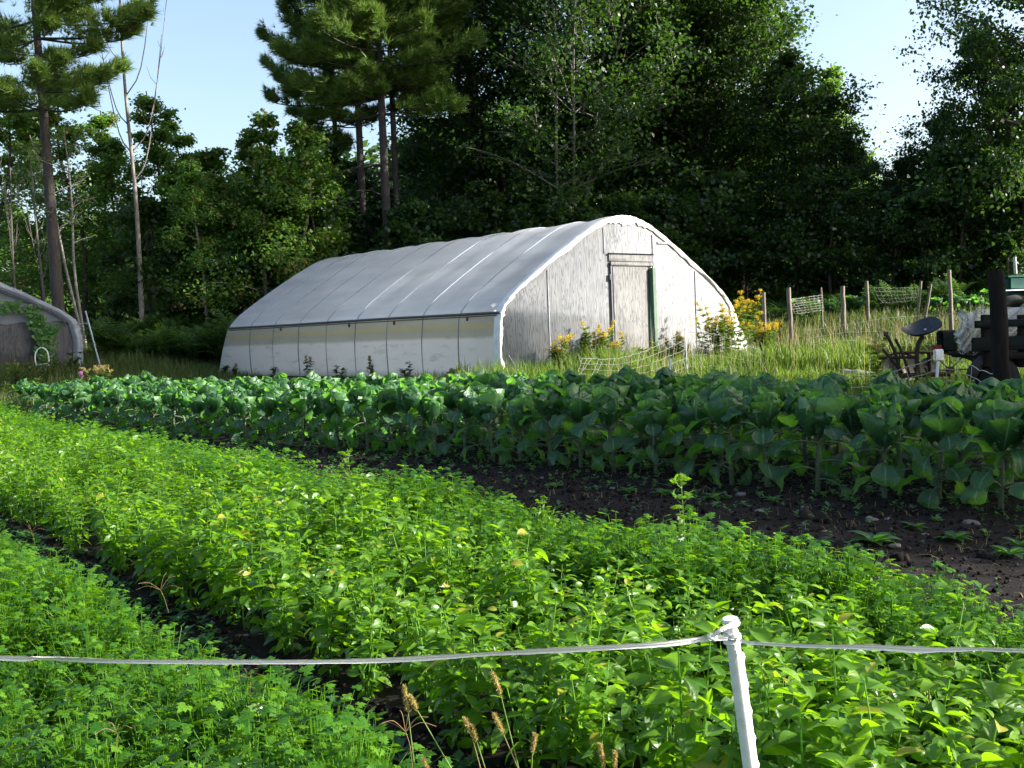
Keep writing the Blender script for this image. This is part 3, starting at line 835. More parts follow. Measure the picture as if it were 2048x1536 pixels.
        g = Geo(); g.addgeo(tube([(-3.3, -.02, .42), (-3.22, -.12, .2), (-3.15, -.25, -.05)], .005, 4)); g.build('tie_cord', MAT['netwhite'], root)
    else:
        # pale film over the upper gable with a dark strap, boards below
        q = ctr + (pf - ctr) * .975; q = q[q[:, 1] > 1.35 * zs]
        n = len(q); y = .012
        lower = q.copy(); lower[:, 1] = np.maximum(1.18 + .03 * np.sin(q[:, 0] * 9), 0)
        lower[:, 1] = np.minimum(lower[:, 1], q[:, 1] - .01)
        V = np.vstack([np.c_[q[:, 0], np.full(n, y), q[:, 1]], np.c_[lower[:, 0], np.full(n, y), lower[:, 1]]])
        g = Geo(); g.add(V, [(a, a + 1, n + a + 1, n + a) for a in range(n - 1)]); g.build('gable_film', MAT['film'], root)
        s1 = pf - dirp * .20; s1 = s1[(s1[:, 1] > 1.15 * zs)]
        pts = np.c_[s1[:, 0], np.full(len(s1), -.03), s1[:, 1]]
        tube(pts, .017, 6).build('gable_strap', MAT['black_pipe'], root, True)
        s2 = pf - dirp * .27; s2 = s2[(s2[:, 1] > 1.2 * zs)]
        tube(np.c_[s2[:, 0], np.full(len(s2), -.02), s2[:, 1]], .010, 6).build('gable_strap', MAT['black_pipe'], root, True)
        for z in np.arange(-3.2, 3.3, .3):
            pass
    return root
WD = math.atan2(.658, .753)
gh = hoop_house((2.43, 22.0, .67), WD, 10.85, 9, 1.0, 'long white film greenhouse with a whitewashed plywood gable and narrow door', True)
q = G(168, 28.0)
a2 = math.radians(25)
gh2 = hoop_house((q[0] - 3.92 * math.cos(a2), q[1] - 3.92 * math.sin(a2), q[2]), a2, 9, 7, .95, 'shaded greenhouse at the left edge with dark board gable and climbing vine', False)
gh2.scale = (1.12, 1, 1)
# ------------------------------------------------------------------ trees
TQ = Geo()
TQ.add(np.array([(0, 0, 0), (.42, .45, .10), (0, 1, -.08), (-.42, .45, .10)]), [(0, 1, 2, 3)], np.array([(0, 0, .5), (.9, .5, .5), (0, 1, .5), (-.9, .5, .5)]))
TQ = TQ.cat()
def broadleaf(seed, H, R, base, nleaf, lsize, nl=22, shape='round', trunk_r=.14, open_=.0, forks=1):
    r = np.random.default_rng(seed); wood = Geo(); crown = Geo()
    trunks = []
    for f in range(forks):
        a = r.uniform(0, 6.28); ln = .0 if forks == 1 else r.uniform(.08, .2)
        tp = [(0, 0, -.3), (r.normal(0, .04) * H * .3 + math.cos(a) * ln * H * .3, r.normal(0, .04) * H * .3 + math.sin(a) * ln * H * .3, H * .35),
              (r.normal(0, .03) * H + math.cos(a) * ln * H * .7, r.normal(0, .03) * H + math.sin(a) * ln * H * .7, H * .68), (r.normal(0, .03) * H + math.cos(a) * ln * H, r.normal(0, .03) * H + math.sin(a) * ln * H, H * .97)]
        sp = smoothpts(tp, 14); trunks.append(sp)
        wood.addgeo(tube(sp, np.linspace(trunk_r / forks ** .5, .02, 14), 7, False))
    cl = []
    for k in range(nl * forks):
        sp = trunks[k % forks]
        f = base + (1 - base) * ((k // forks + r.uniform(0, 1)) / nl) ** .9; f = min(f, .98)
        p0 = sp[int(f * 13)]
        rel = (f - base) / (1 - base)
        if shape == 'round': rr = R * (math.sin(math.pi * min(.98, .12 + rel * .86)) ** .6) * r.uniform(.65, 1.1)
        elif shape == 'tall': rr = R * (1.05 - rel) ** .7 * r.uniform(.6, 1.15)
        else: rr = R * r.uniform(.4, 1.1)
        az = k * 2.4 + r.normal(0, .3); el = .15 + .75 * rel + r.normal(0, .12)
        d = np.array([math.cos(az) * math.cos(el), math.sin(az) * math.cos(el), math.sin(el)])
        p1 = p0 + d * rr * .5 + [0, 0, .03 * rr]; p2 = p0 + d * rr + [0, 0, -.05 * rr]
        br = smoothpts([p0, p1, p2], 7)
        wood.addgeo(tube(br, np.linspace(max(.015, trunk_r * .32 * (1 - rel * .6)), .008, 7), 4, False))
        for q in range(6):
            s = .3 + .7 * r.uniform(0, 1); b0 = br[int(s * 6)]
            d2 = nrm(d + r.normal(0, .75, 3) + [0, 0, .15]); L_ = rr * r.uniform(.18, .42)
            b1 = b0 + d2 * L_
            if q < 3: wood.addgeo(tube([b0, (b0 + b1) / 2 + [0, 0, .03], b1], [.012, .009, .005], 3, False))
            cl.append((b1, L_)); cl.append((b0 + d2 * L_ * .5, L_ * .8))
        cl.append((p2, rr * .25))
    cl = [c for c in cl if r.uniform() > open_]
    C = np.array([c[0] for c in cl]); S = np.clip(np.array([c[1] for c in cl]), .18, .8)
    per = r.dirichlet(np.full(len(C), 3.0)) * nleaf
    idx = np.repeat(np.arange(len(C)), np.maximum(per.astype(int), 3))
    k = len(idx)
    off = r.normal(0, 1, (k, 3)) * (np.array([.42, .42, .22]) if shape != 'tall' else np.array([.62, .62, .5])) * S[idx][:, None]
    loc = C[idx] + off
    d = nrm(r.normal(0, 1, (k, 3)) + off * 1.5 + np.array([0, 0, -.25])); nn = r.normal(0, .55, (k, 3)) + np.array([0, 0, 1.0])
    Ms = frames(d, nn) * (lsize * r.uniform(.6, 1.35, k))[:, None, None]
    tint = np.clip(r.normal(.4, .22, k) + r.normal(0, .26, len(C))[idx], 0, 1)
    crown.scatter(TQ, Ms, loc, tint)
    return wood, crown
NC = Geo(); _r = np.random.default_rng(9)
for _k in range(11):
    a = _r.uniform(0, 6.28); el = _r.uniform(-.1, 1.2); d = np.array([math.cos(a) * math.cos(el) * .8, .55 + .4 * math.sin(el), math.sin(a) * math.cos(el) * .8]); d = d / np.linalg.norm(d) * _r.uniform(.7, 1.1)
    sd = np.cross(d, _r.normal(0, 1, 3)); sd = sd / np.linalg.norm(sd) * .038
    NC.add(np.array([-sd, sd, d]), [(0, 1, 2)], np.array([(0, 0, .5), (0, 0, .5), (0, 1, .5)]))
NC = NC.cat()
def pine(seed, H, R, base, ntuft, trunk_r=.2, lean=(0, 0), whorls=24):
    r = np.random.default_rng(seed); wood = Geo(); crown = Geo()
    sp = smoothpts([(0, 0, -.3), (lean[0] * .3, lean[1] * .3, H * .35), (lean[0] * .7, lean[1] * .7, H * .7), (lean[0], lean[1], H)], 20)
    wood.addgeo(tube(sp, np.linspace(trunk_r, .03, 20), 9, False))
    brs = []
    for k in range(whorls):
        rel = k / (whorls - 1); f = base + (1 - base) * rel; p0 = sp[min(19, int(f * 19))] + (sp[min(19, int(f * 19) + 1)] - sp[min(19, int(f * 19))]) * ((f * 19) % 1)
        n = r.integers(3, 6)
        for q in range(n):
            az = r.uniform(0, 6.28); rr = R * (1.05 - rel) ** .75 * r.uniform(.35, 1.15) * (.42 + .58 * min(1, rel * 2.4))
            el = -.05 + .55 * rel + r.normal(0, .1)
            d = np.array([math.cos(az), math.sin(az), math.tan(el) * .6])
            p2 = p0 + d * rr; p1 = p0 + d * rr * .5 + [0, 0, -.06 * rr]; p3 = p2 + [0, 0, .10 * rr]
            br = smoothpts([p0, p1, p2, p3 + d * .1 * rr], 9); brs.append((br, rr))
            wood.addgeo(tube(br, np.linspace(.045 * rr / R + .012, .008, 9), 4, False))
    for k in range(10):   # dead snags under the crown
        f = base * r.uniform(.55, 1.0); p0 = sp[int(f * 19)]; az = r.uniform(0, 6.28); rr = r.uniform(.4, 1.6)
        p1 = p0 + np.array([math.cos(az), math.sin(az), r.uniform(-.2, .2)]) * rr
        wood.addgeo(tube([p0, (p0 + p1) / 2 + [0, 0, .06], p1 + [0, 0, -.1]], [.022, .014, .006], 4, False))
    w = np.array([b[1] for b in brs]); w = w / w.sum(); loc = []; dirs = []
    for (br, rr), ww in zip(brs, w):
        nt = int(ntuft * ww) + 3
        for q in range(nt):
            s = .25 + .75 * r.uniform(0, 1) ** .7; b = br[min(8, int(s * 8))]; d = nrm(br[8] - br[0])
            sd = np.cross(d, [0, 0, 1.0]); o = sd * r.normal(0, .17) * rr * (1.25 - s) + np.array([0, 0, abs(r.normal(0, .05)) * rr + .02 + abs(r.normal(0,.08))]) + d * r.normal(0, .12)
            loc.append(b + o); dirs.append(nrm(d * .8 + sd * r.normal(0, .5) + np.array([0, 0, r.uniform(.1, .9)])))
    loc = np.array(loc); dirs = np.array(dirs); k = len(loc)
    Ms = frames(dirs, r.normal(0, 1, (k, 3))) * (r.uniform(.2, .36, k))[:, None, None]
    crown.scatter(NC, Ms, loc, np.clip(r.normal(.5, .25, k), 0, 1))
    return wood, crown
def dead_tree(seed, H, nb, r0, up=.9):
    r = np.random.default_rng(seed); wood = Geo()
    sp = smoothpts([(0, 0, -.3), (.05, 0, H * .3), (-.1, 0, H * .6), (-.05, .1, H)], 16)
    wood.addgeo(tube(sp, np.linspace(r0, .02, 16), 8, False))
    for k in range(nb):
        f = .42 + .45 * k / nb; p0 = sp[int(f * 15)]; az = [0, math.pi, .4, 2.8, -.3, 3.5, .2, 3.0][k % 8] + r.normal(0, .3)
        L_ = H * r.uniform(.30, .55) * (1.15 - f * .5)
        d = np.array([math.cos(az) * .30, math.sin(az) * .25, 1]) ; 
        p1 = p0 + np.array([math.cos(az) * .09, math.sin(az) * .09, .13]) * L_; p2 = p0 + np.array([math.cos(az) * .17, math.sin(az) * .17, .5]) * L_; p3 = p0 + np.array([math.cos(az) * .25, math.sin(az) * .25, 1]) * L_
        br = smoothpts([p0, p1, p2, p3], 10); wood.addgeo(tube(br, np.linspace(r0 * .42 * (1.2 - f), .007, 10), 5, False))
        for q in range(5):
            b = br[r.integers(4, 10)]; a2 = r.uniform(0, 6.28); l2 = r.uniform(.3, .9)
            wood.addgeo(tube([b, b + np.array([math.cos(a2) * .25, math.sin(a2) * .25, .3]) * l2, b + np.array([math.cos(a2) * .4, math.sin(a2) * .4, .8]) * l2], [.010, .007, .004], 3, False))
    return wood, None
def mk(name, wc, wmat, cmat):
    root = empty(name, (0, 0, -80)); w, c = wc
    kid(root, w.build('trunk', MAT[wmat], root, True))
    if c is not None: kid(root, c.build('crown', MAT[cmat], root))
    root['_used'] = 0
    return root
TP = {
 'big': [mk('broadleaf_tree', broadleaf(s, 13.5, 3.9, .10, 40000, .135, 48, trunk_r=.24), 'bark', 'tree') for s in (1, 2, 3)],
 'mid': [mk('broadleaf_tree', broadleaf(s, 8.5, 2.5, .12, 18000, .12, 34, trunk_r=.12), 'bark', 'tree') for s in (4, 5, 6)],
 'light': [mk('broadleaf_tree', broadleaf(s, 9.0, 2.0, .2, 8000, .13, 28, 'tall', trunk_r=.09, open_=.1), 'grey_bark', 'tree_light') for s in (7, 8)],
 'sparse': [mk('broadleaf_tree', broadleaf(s, 10.5, 2.0, .22, 10000, .12, 24, 'tall', trunk_r=.08, open_=.25), 'bark', 'tree_light') for s in (9, 10)],
 'low': [mk('sapling', broadleaf(s, 4.2, 1.7, .05, 6500, .13, 18, trunk_r=.05), 'bark', 'tree') for s in (11, 12)],
 'ash': [mk('broadleaf_tree', broadleaf(13, 14.5, 3.6, .12, 34000, .135, 34, trunk_r=.12, forks=4), 'grey_bark', 'tree')],
 'pine': [mk('pine_tree', pine(21, 17, 4.1, .40, 15000, .16), 'pine_bark', 'needle'), mk('pine_tree', pine(22, 17, 3.5, .44, 13000, .14), 'pine_bark', 'needle')],
 'pineL': [mk('pine_tree', pine(24, 15.5, 4.4, .43, 15000, .19, (-.3, 0), 20), 'pine_bark', 'needle')],
 'birch': [mk('birch_tree', broadleaf(15, 8.5, 1.6, .45, 900, .10, 12, trunk_r=.09, open_=.4, forks=2), 'birch', 'tree_light')],
 'dead': [mk('dead_tree', dead_tree(31, 14.5, 8, .085), 'grey_bark', None)],
 'thin': [mk('bare_sapling', dead_tree(33, 7.5, 6, .055), 'dead_wood', None)],
}
trng = np.random.default_rng(5)
def put(kind, u, Y, H=None, top=None, i=0, rot=None, wid=1.0, label='', group=None, xy=None, cat='tree', name=None):
    pr = TP[kind][i % len(TP[kind])]
    if pr['_used'] == 0: o = pr; pr['_used'] = 1
    else: o = copy_tree(pr)
    p = G(u, Y) if xy is None else np.array([xy[0], xy[1], float(gz(*xy))])
    native = {'big': 13.5, 'mid': 8.5, 'light': 9, 'sparse': 10.5, 'low': 4.2, 'ash': 14.5, 'pine': 17, 'pineL': 15.5, 'birch': 8.5, 'dead': 14.5, 'thin': 7.5}[kind]
    if top is not None:
        H = P(u, top, Y)[2] - p[2]
    s = (H or native) / native
    o.location = p - [0, 0, .05]; o.rotation_euler = (0, 0, trng.uniform(0, 6.28) if rot is None else rot); o.scale = (s * wid, s * wid, s)
    tag(o, label, cat, group)
    if '_used' in o and o is not pr: del o['_used']
    return o
WALL_R = ('large dark leafy tree in the forest wall behind the greenhouse roof and gable', 'dark trees behind the greenhouse')
WALL_L = ('sparse leafy tree in the open woods behind the left greenhouse', 'sparse trees in the woods at the left')
UND = ('bushy dark young tree filling the lower edge of the forest', 'young trees along the forest edge')
RGT = ('dark leafy tree rising at the right edge behind the tractor', 'dark trees at the right edge')
FAR = ('dark tree deep in the woods, mostly hidden by the trees in front', 'trees deep in the woods')
put('pineL', 124, 31.0, rot=1.0, label='tall pine with straight bare trunk at the left, beside the climbing vine greenhouse')
put('dead', 286, 33, rot=0.1, label='tall leafless pale tree with upright bare branches against the sky')
put('birch', 176, 32, top=250, rot=.4, label='white barked birch forking low, just right of the left pine trunk')
put('thin', 38, 33, top=330, label='thin bare grey sapling left of the pine trunk')
put('thin', 92, 34, top=300, rot=1.4, wid=1.2, label='thin crooked bare sapling touching the left pine trunk')
put('thin', 305, 35, top=350, rot=2.2, label='thin bare sapling close behind the tall leafless tree')
for u, Y, top, i in ((20, 38, 120, 0), (85, 41, 190, 1), (165, 39, 110, 0), (225, 42, 200, 1), (262, 40, 260, 0), (335, 40, 165, 1), (372, 43, 210, 0)):
    put('sparse', u, Y, top=top, i=i, wid=1.25, label=WALL_L[0], group=WALL_L[1])
for u, Y, top, i, w in ((415, 33.6, 300, 0, 1.1), (455, 34.6, 330, 1, 1.1), (540, 33.8, 195, 0, 1.1), (600, 34.2, 225, 1, 1.2), (500, 34.6, 250, 1, 1.0), (650, 34.4, 270, 0, 1.1)):
    put('light', u, Y, top=top, i=i, wid=w, label='yellow green slender tree lit by the sun, behind the dark bushes left of the pines', group='sunlit slender trees left of the pines')
put('light', 1690, 44, top=105, i=0, wid=1.1, label='slender pale green tree rising beside the right sky gap')
put('light', 1745, 46, top=300, i=1, wid=1.8, label='sunlit yellow green low tree at the foot of the sky gap')
for u, Y, top, i in ((345, 36, 330, 0), (425, 36.5, 275, 1), (505, 37, 330, 2), (600, 38, 300, 0), (690, 38, 300, 1), (655, 35.5, 400, 2)):
    if u < 620: put('light', u, Y, top=top, i=i, wid=1.5, label='mid green bushy tree low between the leafless tree and the pines', group='mid green bushy trees left of the pines')
    else: put('mid', u, Y, top=top, i=i, wid=1.15, label='dark bushy tree standing below the three tall pines', group='dark bushy trees below the pines')
put('pine', 738, 36.3, H=17.5, i=1, rot=.5, wid=1.1, label='left of the three tall pines with sunlit crowns behind the greenhouse ridge')
put('pine', 785, 35.2, H=18, i=0, rot=2.1, wid=1.05, label='middle of the three tall pines, widest crown reaching left over the sky')
put('pine', 806, 36.8, H=17, i=1, rot=4.0, wid=1.0, label='right of the three tall pines, against the big dark trees')
put('pine', 690, 39, H=16, i=0, rot=1.1, wid=.85, label='feathery pine whose long branches reach out over the left sky gap')
for u, Y, H, i in ((965, 42, 14.5, 0), (1030, 40.5, 15, 1), (1225, 40.5, 16, 2), (1335, 40, 15.2, 0), (1425, 40, 15, 1), (1490, 40.5, 13.6, 2)):
    put('big', u, Y, H=H, i=i, label=WALL_R[0], group=WALL_R[1])
put('ash', 1135, 36.5, H=15, rot=.7, label='tall tree with many pale upright stems showing through its dark crown')
put('ash', 1395, 41, H=15.5, rot=2.7, label='many stemmed tree behind, pale stems glimpsed above the gable peak')
put('mid', 1595, 38, top=120, i=0, wid=1.1, label='dark tree stepping down towards the right sky gap')
put('mid', 1650, 37, top=190, i=1, wid=.9, label='last dark tree of the big mass, edging the right sky gap')
put('mid', 1710, 38, top=290, i=2, wid=.9, label='lower dark tree at the foot of the right sky gap')
for u, Y, top, i, w in ((1800, 38, 320, 0, 1.2), (1895, 37, 230, 1, 1.1), (1985, 35, 60, 2, .8), (1840, 42, 330, 2, 1.2)):
    put('mid', u, Y, top=top, i=i, wid=w, label=RGT[0], group=RGT[1])
put('big', 2055, 33, H=13.5, i=1, wid=.82, label='largest tree at the right edge, its crown cut off by the frame')
put('big', 2160, 36, H=14, i=0, label=RGT[0], group=RGT[1])
for k, u in enumerate(range(330, 2100, 84)):
    put('low', u + trng.normal(0, 14), 35.2 + trng.uniform(-.8, 1.5) - (1.5 if u > 1750 else 0), H=trng.uniform(3.6, 5.2), i=k, wid=1.1, label=UND[0], group=UND[1])
for k in range(46):
    u = -60 + k * 48 + trng.normal(0, 12)
    if 1600 < u < 1960 or 370 < u < 520: top = 350 + trng.uniform(0, 60)
    elif u < 370:
        if k % 2: continue
        top = 380 + trng.uniform(0, 80)
    elif u < 880: top = 330 + trng.uniform(-20, 60)
    else: top = 260 + trng.uniform(-60, 80)
    put('light' if u < 420 and k % 3 else 'mid', u, trng.uniform(45, 56), top=top, i=k, wid=1.4, label=FAR[0], group=FAR[1])
# trees beyond the right side of the frame: they throw the evening shade over the right of the field
for k, (x, y, H) in enumerate(((17.5, 7.6, 9.2), (18.5, 10.4, 9.6), (17, 12.6, 8.8), (20.5, 9.0, 10.6), (21.5, 12.0, 11.0), (24, 9.8, 12))):
    put('mid', 0, 0, H=H, i=k, wid=1.2, xy=(x, y), label='leafy tree standing beyond the right edge of the field', group='trees beyond the right edge')
for k, (x, y, H) in enumerate(((25, 35, 13), (21, 36, 12), (29, 38, 14))):
    put('big', 0, 0, H=H, i=k, xy=(x, y), label='tall dark tree standing beyond the right edge of the woods', group='tall trees beyond the right edge')
for k, (x, y, H) in enumerate(((24, 26.2, 27), (27, 28.5, 28), (26, 24.6, 28.5))):  # unseen pines added, crowns kept high to shade only the left greenhouse
    put('pine', 0, 0, H=H, i=1, wid=.72, xy=(x, y), label='unseen very tall pine added to shade the left greenhouse', group='unseen shade pines beyond the right edge')
for lst in TP.values():
    for o in lst:
        if '_used' in o: del o['_used']

# far-off wood closing the view behind the countable trees
g = Geo(); r = np.random.default_rng(41); k = 60000
x = r.uniform(-45, 45, k); y = r.uniform(58, 66, k); z = 2 + r.uniform(0, 1, k) ** 1.2 * np.where(abs(x / y - .36) < .1, 4.5, np.where(x / y < -.22, 6.5, 10))
d = nrm(r.normal(0, 1, (k, 3))); Ms = frames(d, r.normal(0, .6, (k, 3)) + [0, 0, 1]) * r.uniform(.25, .6, k)[:, None, None]
g.scatter(TQ, Ms, np.stack([x, y, z], 1), r.uniform(0, .8, k))
tag(g.build('distant_wood', MAT['tree']), 'dark mass of woodland far behind the trees', 'woodland', kind='stuff')
# ------------------------------------------------------------------ grass and weeds (uncountable cover)
def blades(pts, h, w, r, lean=.35, segs=2, seed=False):
    """tapered bent blades; pts (k,2), h (k,), returns Geo"""
    k = len(pts); z = gz(pts[:, 0], pts[:, 1]); az = r.uniform(0, 6.28, k); ln = abs(r.normal(0, lean, k)) * h
    sa = az + math.pi / 2 + r.normal(0, .4, k)
    side = np.stack([np.cos(sa), np.sin(sa), 0 * sa], 1) * (w / 2)[:, None]
    out_ = np.stack([np.cos(az), np.sin(az), 0 * az], 1)
    base = np.stack([pts[:, 0], pts[:, 1], z - .02], 1)
    mid = base + out_ * (ln * .3)[:, None] + np.array([0, 0, 1]) * (h * .6)[:, None]
    top = base + out_ * ln[:, None] + np.array([0, 0, 1]) * (h * np.sqrt(np.clip(1 - (ln / h * .7) ** 2, .2, 1)))[:, None]
    V = np.stack([base - side, base + side, mid - side * .8, mid + side * .8, top], 1)
    rr = np.clip(r.normal(.45, .25, k), 0, 1)
    L = np.zeros((k, 5, 3)); L[:, :, 0] = [-1, 1, -1, 1, 0]; L[:, :, 1] = [0, 0, .6, .6, 1]; L[:, :, 2] = rr[:, None]
    o = np.arange(k)[:, None] * 5
    g = Geo(); g.V.append(V.reshape(-1, 3)); g.L.append(L.reshape(-1, 3))
    g.Q.append((np.array([0, 1, 3, 2])[None] + o)); g.T.append((np.array([2, 3, 4])[None] + o)); g.n = k * 5
    return g
def in_gh(x, y, m=.05):
    dx = x - 2.40; dy = y - 21.98; c, s = math.cos(WD), math.sin(WD)
    lx = dx * c + dy * s; ly = -dx * s + dy * c
    a = (abs(lx) < 3.5 + m) & (ly > -m) & (ly < 10.9 + m)
    dx = x - gh2.location.x; dy = y - gh2.location.y; c, s = math.cos(a2), math.sin(a2)
    lx = dx * c + dy * s; ly = -dx * s + dy * c
    return a | ((abs(lx) < 3.95 + m) & (ly > -m) & (ly < 9 + m))
def samp(n, x0, x1, y0, y1, r):
    p = np.stack([r.uniform(x0, x1, n), r.uniform(y0, y1, n)], 1)
    ok = (abs(p[:, 0]) < .5 * p[:, 1] + 1.0) & ~in_gh(p[:, 0], p[:, 1]) & (((p[:, 0] + p[:, 1]) * .7071 > 11.15) | (p[:, 0] < -9.9))
    return p[ok]
r = np.random.default_rng(61)
def mown(p):
    x, y = p[:, 0], p[:, 1]
    c = 18.6 - .12 * (x - 4)
    return (x > 2.4) & (abs(y - c) < 1.15 + .25 * np.sin(x * 1.7)) & (x < 9)
p = samp(120000, 1.5, 19, 14, 34, r)
clump = fbm(p[:, 0] * 1.2, p[:, 1] * 1.2, 21)
mw = mown(p)
far = p[:, 1] > 25
keep = (r.uniform(0, 1, len(p)) < np.where(far, .45, .9)) & (clump > -.9)
p = p[keep]; clump = clump[keep]; mw = mw[keep]
h = np.where(mw, .07, (.34 + .16 * clump) * r.uniform(.55, 1.35, len(p))); h = np.clip(h, .05, .85)
w = np.where(mw, .012, .016) * (1 + p[:, 1] / 60)
h = np.where((p[:, 1] > 22.5) & ~mw, h * .75, h); fr_ = p[:, 1] > 22.8 + .8 * np.sin(p[:, 0])
tag(blades(p[fr_], h[fr_], w[fr_], r, .5).build('rough_grass', MAT['dark_grass']), 'darker rough grass around the wooden stakes and far plot', 'grass', kind='stuff')
p = p[~fr_]; h = h[~fr_]; w = w[~fr_]
tag(blades(p, h, w, r, .5).build('tall_grass', MAT['grass']), 'sunlit tall grass around the mown path right of the greenhouse', 'grass', kind='stuff')
p = samp(110000, -17, 2.6, 14, 33, r)
front = (p[:, 0] > -1.0)
h = np.where(front, 1.25, 1) * (.30 + .13 * fbm(p[:, 0], p[:, 1], 23)) * r.uniform(.5, 1.4, len(p)) * np.where(front, 1.0, 1.0); h = np.clip(h, .08, .7)
d_gh = (p[:, 0] + .2) * -.658 + (p[:, 1] - 19.7) * .753        # keep it lower in front of the film side
h = np.where((p[:, 0] > -9) & ~front, h * .8, h)
tag(blades(p[~front], h[~front], np.full((~front).sum(), .016), r, .4).build('weedy_grass', MAT['dark_grass']), 'dark weedy grass between the brassica rows and the two greenhouses', 'grass', kind='stuff')
tag(blades(p[front], h[front], np.full(front.sum(), .013), r, .5).build('dry_grass', MAT['grass']), 'pale dry grass at the foot of the plywood gable', 'grass', kind='stuff')
# seed stalks standing over the grass
p = samp(1100, 1.5, 12, 15, 27, r); p = p[~mown(p)]
h = r.uniform(.5, .95, len(p))
tag(blades(p, h, np.full(len(p), .009), r, .25).build('seed_stalks', MAT['straw']), 'straw coloured seed stalks standing above the green grass', 'grass', kind='stuff')
# ferns and low shrubs at the forest edge
fr = Geo(); nseg = 9
for k in range(nseg):
    t = k / nseg; y = t; z = .45 * t - .55 * t * t; wd = .36 * math.sin(math.pi * (t * .85 + .12))
    for s in (-1, 1):
        fr.add(np.array([(0, y, z), (s * wd * .5, y + .03, z + .03), (s * wd, y + .10, z - .05), (s * wd * .5, y + .12, z)]), [(0, 1, 2, 3)], np.tile([.5, t, .5], (4, 1)))
fr = fr.cat()
def fern_patch(n, rect, hs, name, mat, label, seed):
    r = np.random.default_rng(seed); p = np.stack([r.uniform(rect[0], rect[1], n), r.uniform(rect[2], rect[3], n)], 1)
    p = p[~in_gh(p[:, 0], p[:, 1], .35) & (abs(p[:, 0]) < .5 * p[:, 1] + 1)]
    z = gz(p[:, 0], p[:, 1]); g = Geo(); m = 7; k = len(p)
    hh = hs * (.75 + .35 * fbm(p[:, 0] * .9, p[:, 1] * .9, seed)) * r.uniform(.7, 1.2, k)
    for q in range(m):
        az = q * 6.28 / m + r.uniform(0, 1, k); el = r.uniform(.35, 1.1, k)
        d = np.stack([np.cos(az) * np.cos(el), np.sin(az) * np.cos(el), np.sin(el)], 1)
        loc = np.stack([p[:, 0], p[:, 1], z + hh * r.uniform(.2, .75, k)], 1)
        g.scatter(fr, frames(d, np.tile([0, 0, 1.0], (k, 1)) + d * -.2) * (hh * .75)[:, None, None], loc, r.uniform(0, 1, k))
    tag(g.build(name, mat), label, 'undergrowth', kind='stuff')
fern_patch(700, (-11.4, -4.5, 29.2, 36), .95, 'fern_bank', MAT['fern'], 'dark fern bank between the two greenhouses under the trees', 71)
fern_patch(800, (2, 19, 30.5, 36), .7, 'forest_edge_brush', MAT['fern'], 'low dark brush along the forest edge beyond the far plot', 72)
fern_patch(500, (-4.5, 3.0, 32.5, 36), .9, 'brush_behind_greenhouse', MAT['fern'], 'dark brush directly behind the long greenhouse', 73)
# crumbs of soil
r = np.random.default_rng(88); oc = Geo(); oc.add(np.array([(1, 0, 0), (-.9, .1, 0), (0, .8, .1), (0.1, -1, 0), (0, 0, .8), (0, 0, -.8)]), [(0, 2, 4), (2, 1, 4), (1, 3, 4), (3, 0, 4), (2, 0, 5), (1, 2, 5), (3, 1, 5), (0, 3, 5)]); oc = oc.cat()
n = 26000; a = NV * r.uniform(4.3, 8.8, n)[:, None] + DV * r.uniform(-1, 14, n)[:, None]; b = NV * r.uniform(1.55, 2.2, 5000)[:, None] + DV * r.uniform(1.5, 12, 5000)[:, None]
a = np.vstack([a, b]); a = a[(abs(a[:, 0]) < .5 * a[:, 1] + .3) & (a[:, 1] > 2)]; n = len(a); q_ = r.normal(0, 1, (n, 3, 3)); sz = np.exp(r.normal(-4.75, .55, n))
g = Geo(); g.scatter(oc, np.linalg.qr(q_)[0] * sz[:, None, None], np.stack([a[:, 0], a[:, 1], gz(a[:, 0], a[:, 1]) + .022 * fbm(a[:, 0] * 3.2, a[:, 1] * 3.2, 5, 5) + sz * .2], 1), r.uniform(0, 1, n))
m, nt, out = new_mat('soil_crumb'); x_, y_, r_ = lc_nodes(nt); p_ = N(nt, "ShaderNodeBsdfPrincipled", ins={'Roughness': .95, 'Specular IOR Level': .1}); nt.links.new(ramp(nt, r_, [(0, (.005, .004, .0035)), (.8, (.013, .0095, .0075)), (.97, (.04, .033, .028)), (1, (.11, .095, .08))]), p_.inputs['Base Color']); nt.links.new(p_.outputs[0], out.inputs[0])
tag(g.build('soil_clods', m), 'dark crumbs and clods of soil on the bare strip', 'soil', kind='stuff')
n = 2500; a = NV * r.uniform(4.3, 8.5, n)[:, None] + DV * r.uniform(-1, 13, n)[:, None]; a = a[abs(a[:, 0]) < .5 * a[:, 1] + .3]
bb = blades(a, r.uniform(.02, .09, len(a)), np.full(len(a), .004), r, 1.6); tag(bb.build('straw_litter', MAT['straw']), 'bits of dry straw lying on the dark soil strip', 'straw', kind='stuff')
# small weeds between the stalks and in the furrows
r = np.random.default_rng(81); n = 2000
tt = r.uniform(-2, 17, n); off = r.normal(.4, .9, n); pp = np.array([2.83, 9.0]) + RD * tt[:, None] + RN * off[:, None]
q2 = NV * r.uniform(1.65, 2.1, 500)[:, None] + DV * r.uniform(2, 12, 500)[:, None]
pp = np.vstack([pp, q2, NV * r.uniform(4.4, 6, 200)[:, None] + DV * r.uniform(0, 14, 200)[:, None]])
n = len(pp); zz = gz(pp[:, 0], pp[:, 1]); g = Geo()
sz = r.uniform(.02, .07, n)
for q in range(6):
    az = q * 1.05 + r.uniform(0, 1, n); el = r.uniform(.1, .9, n)
    d = np.stack([np.cos(az) * np.cos(el), np.sin(az) * np.cos(el), np.sin(el)], 1)
    g.scatter(BL_LO[q % 2], frames(d, np.tile([0, 0, 1.0], (n, 1))) * sz[:, None, None], np.stack([pp[:, 0], pp[:, 1], zz + r.uniform(0, .04, n)], 1), r.uniform(0, .7, n))
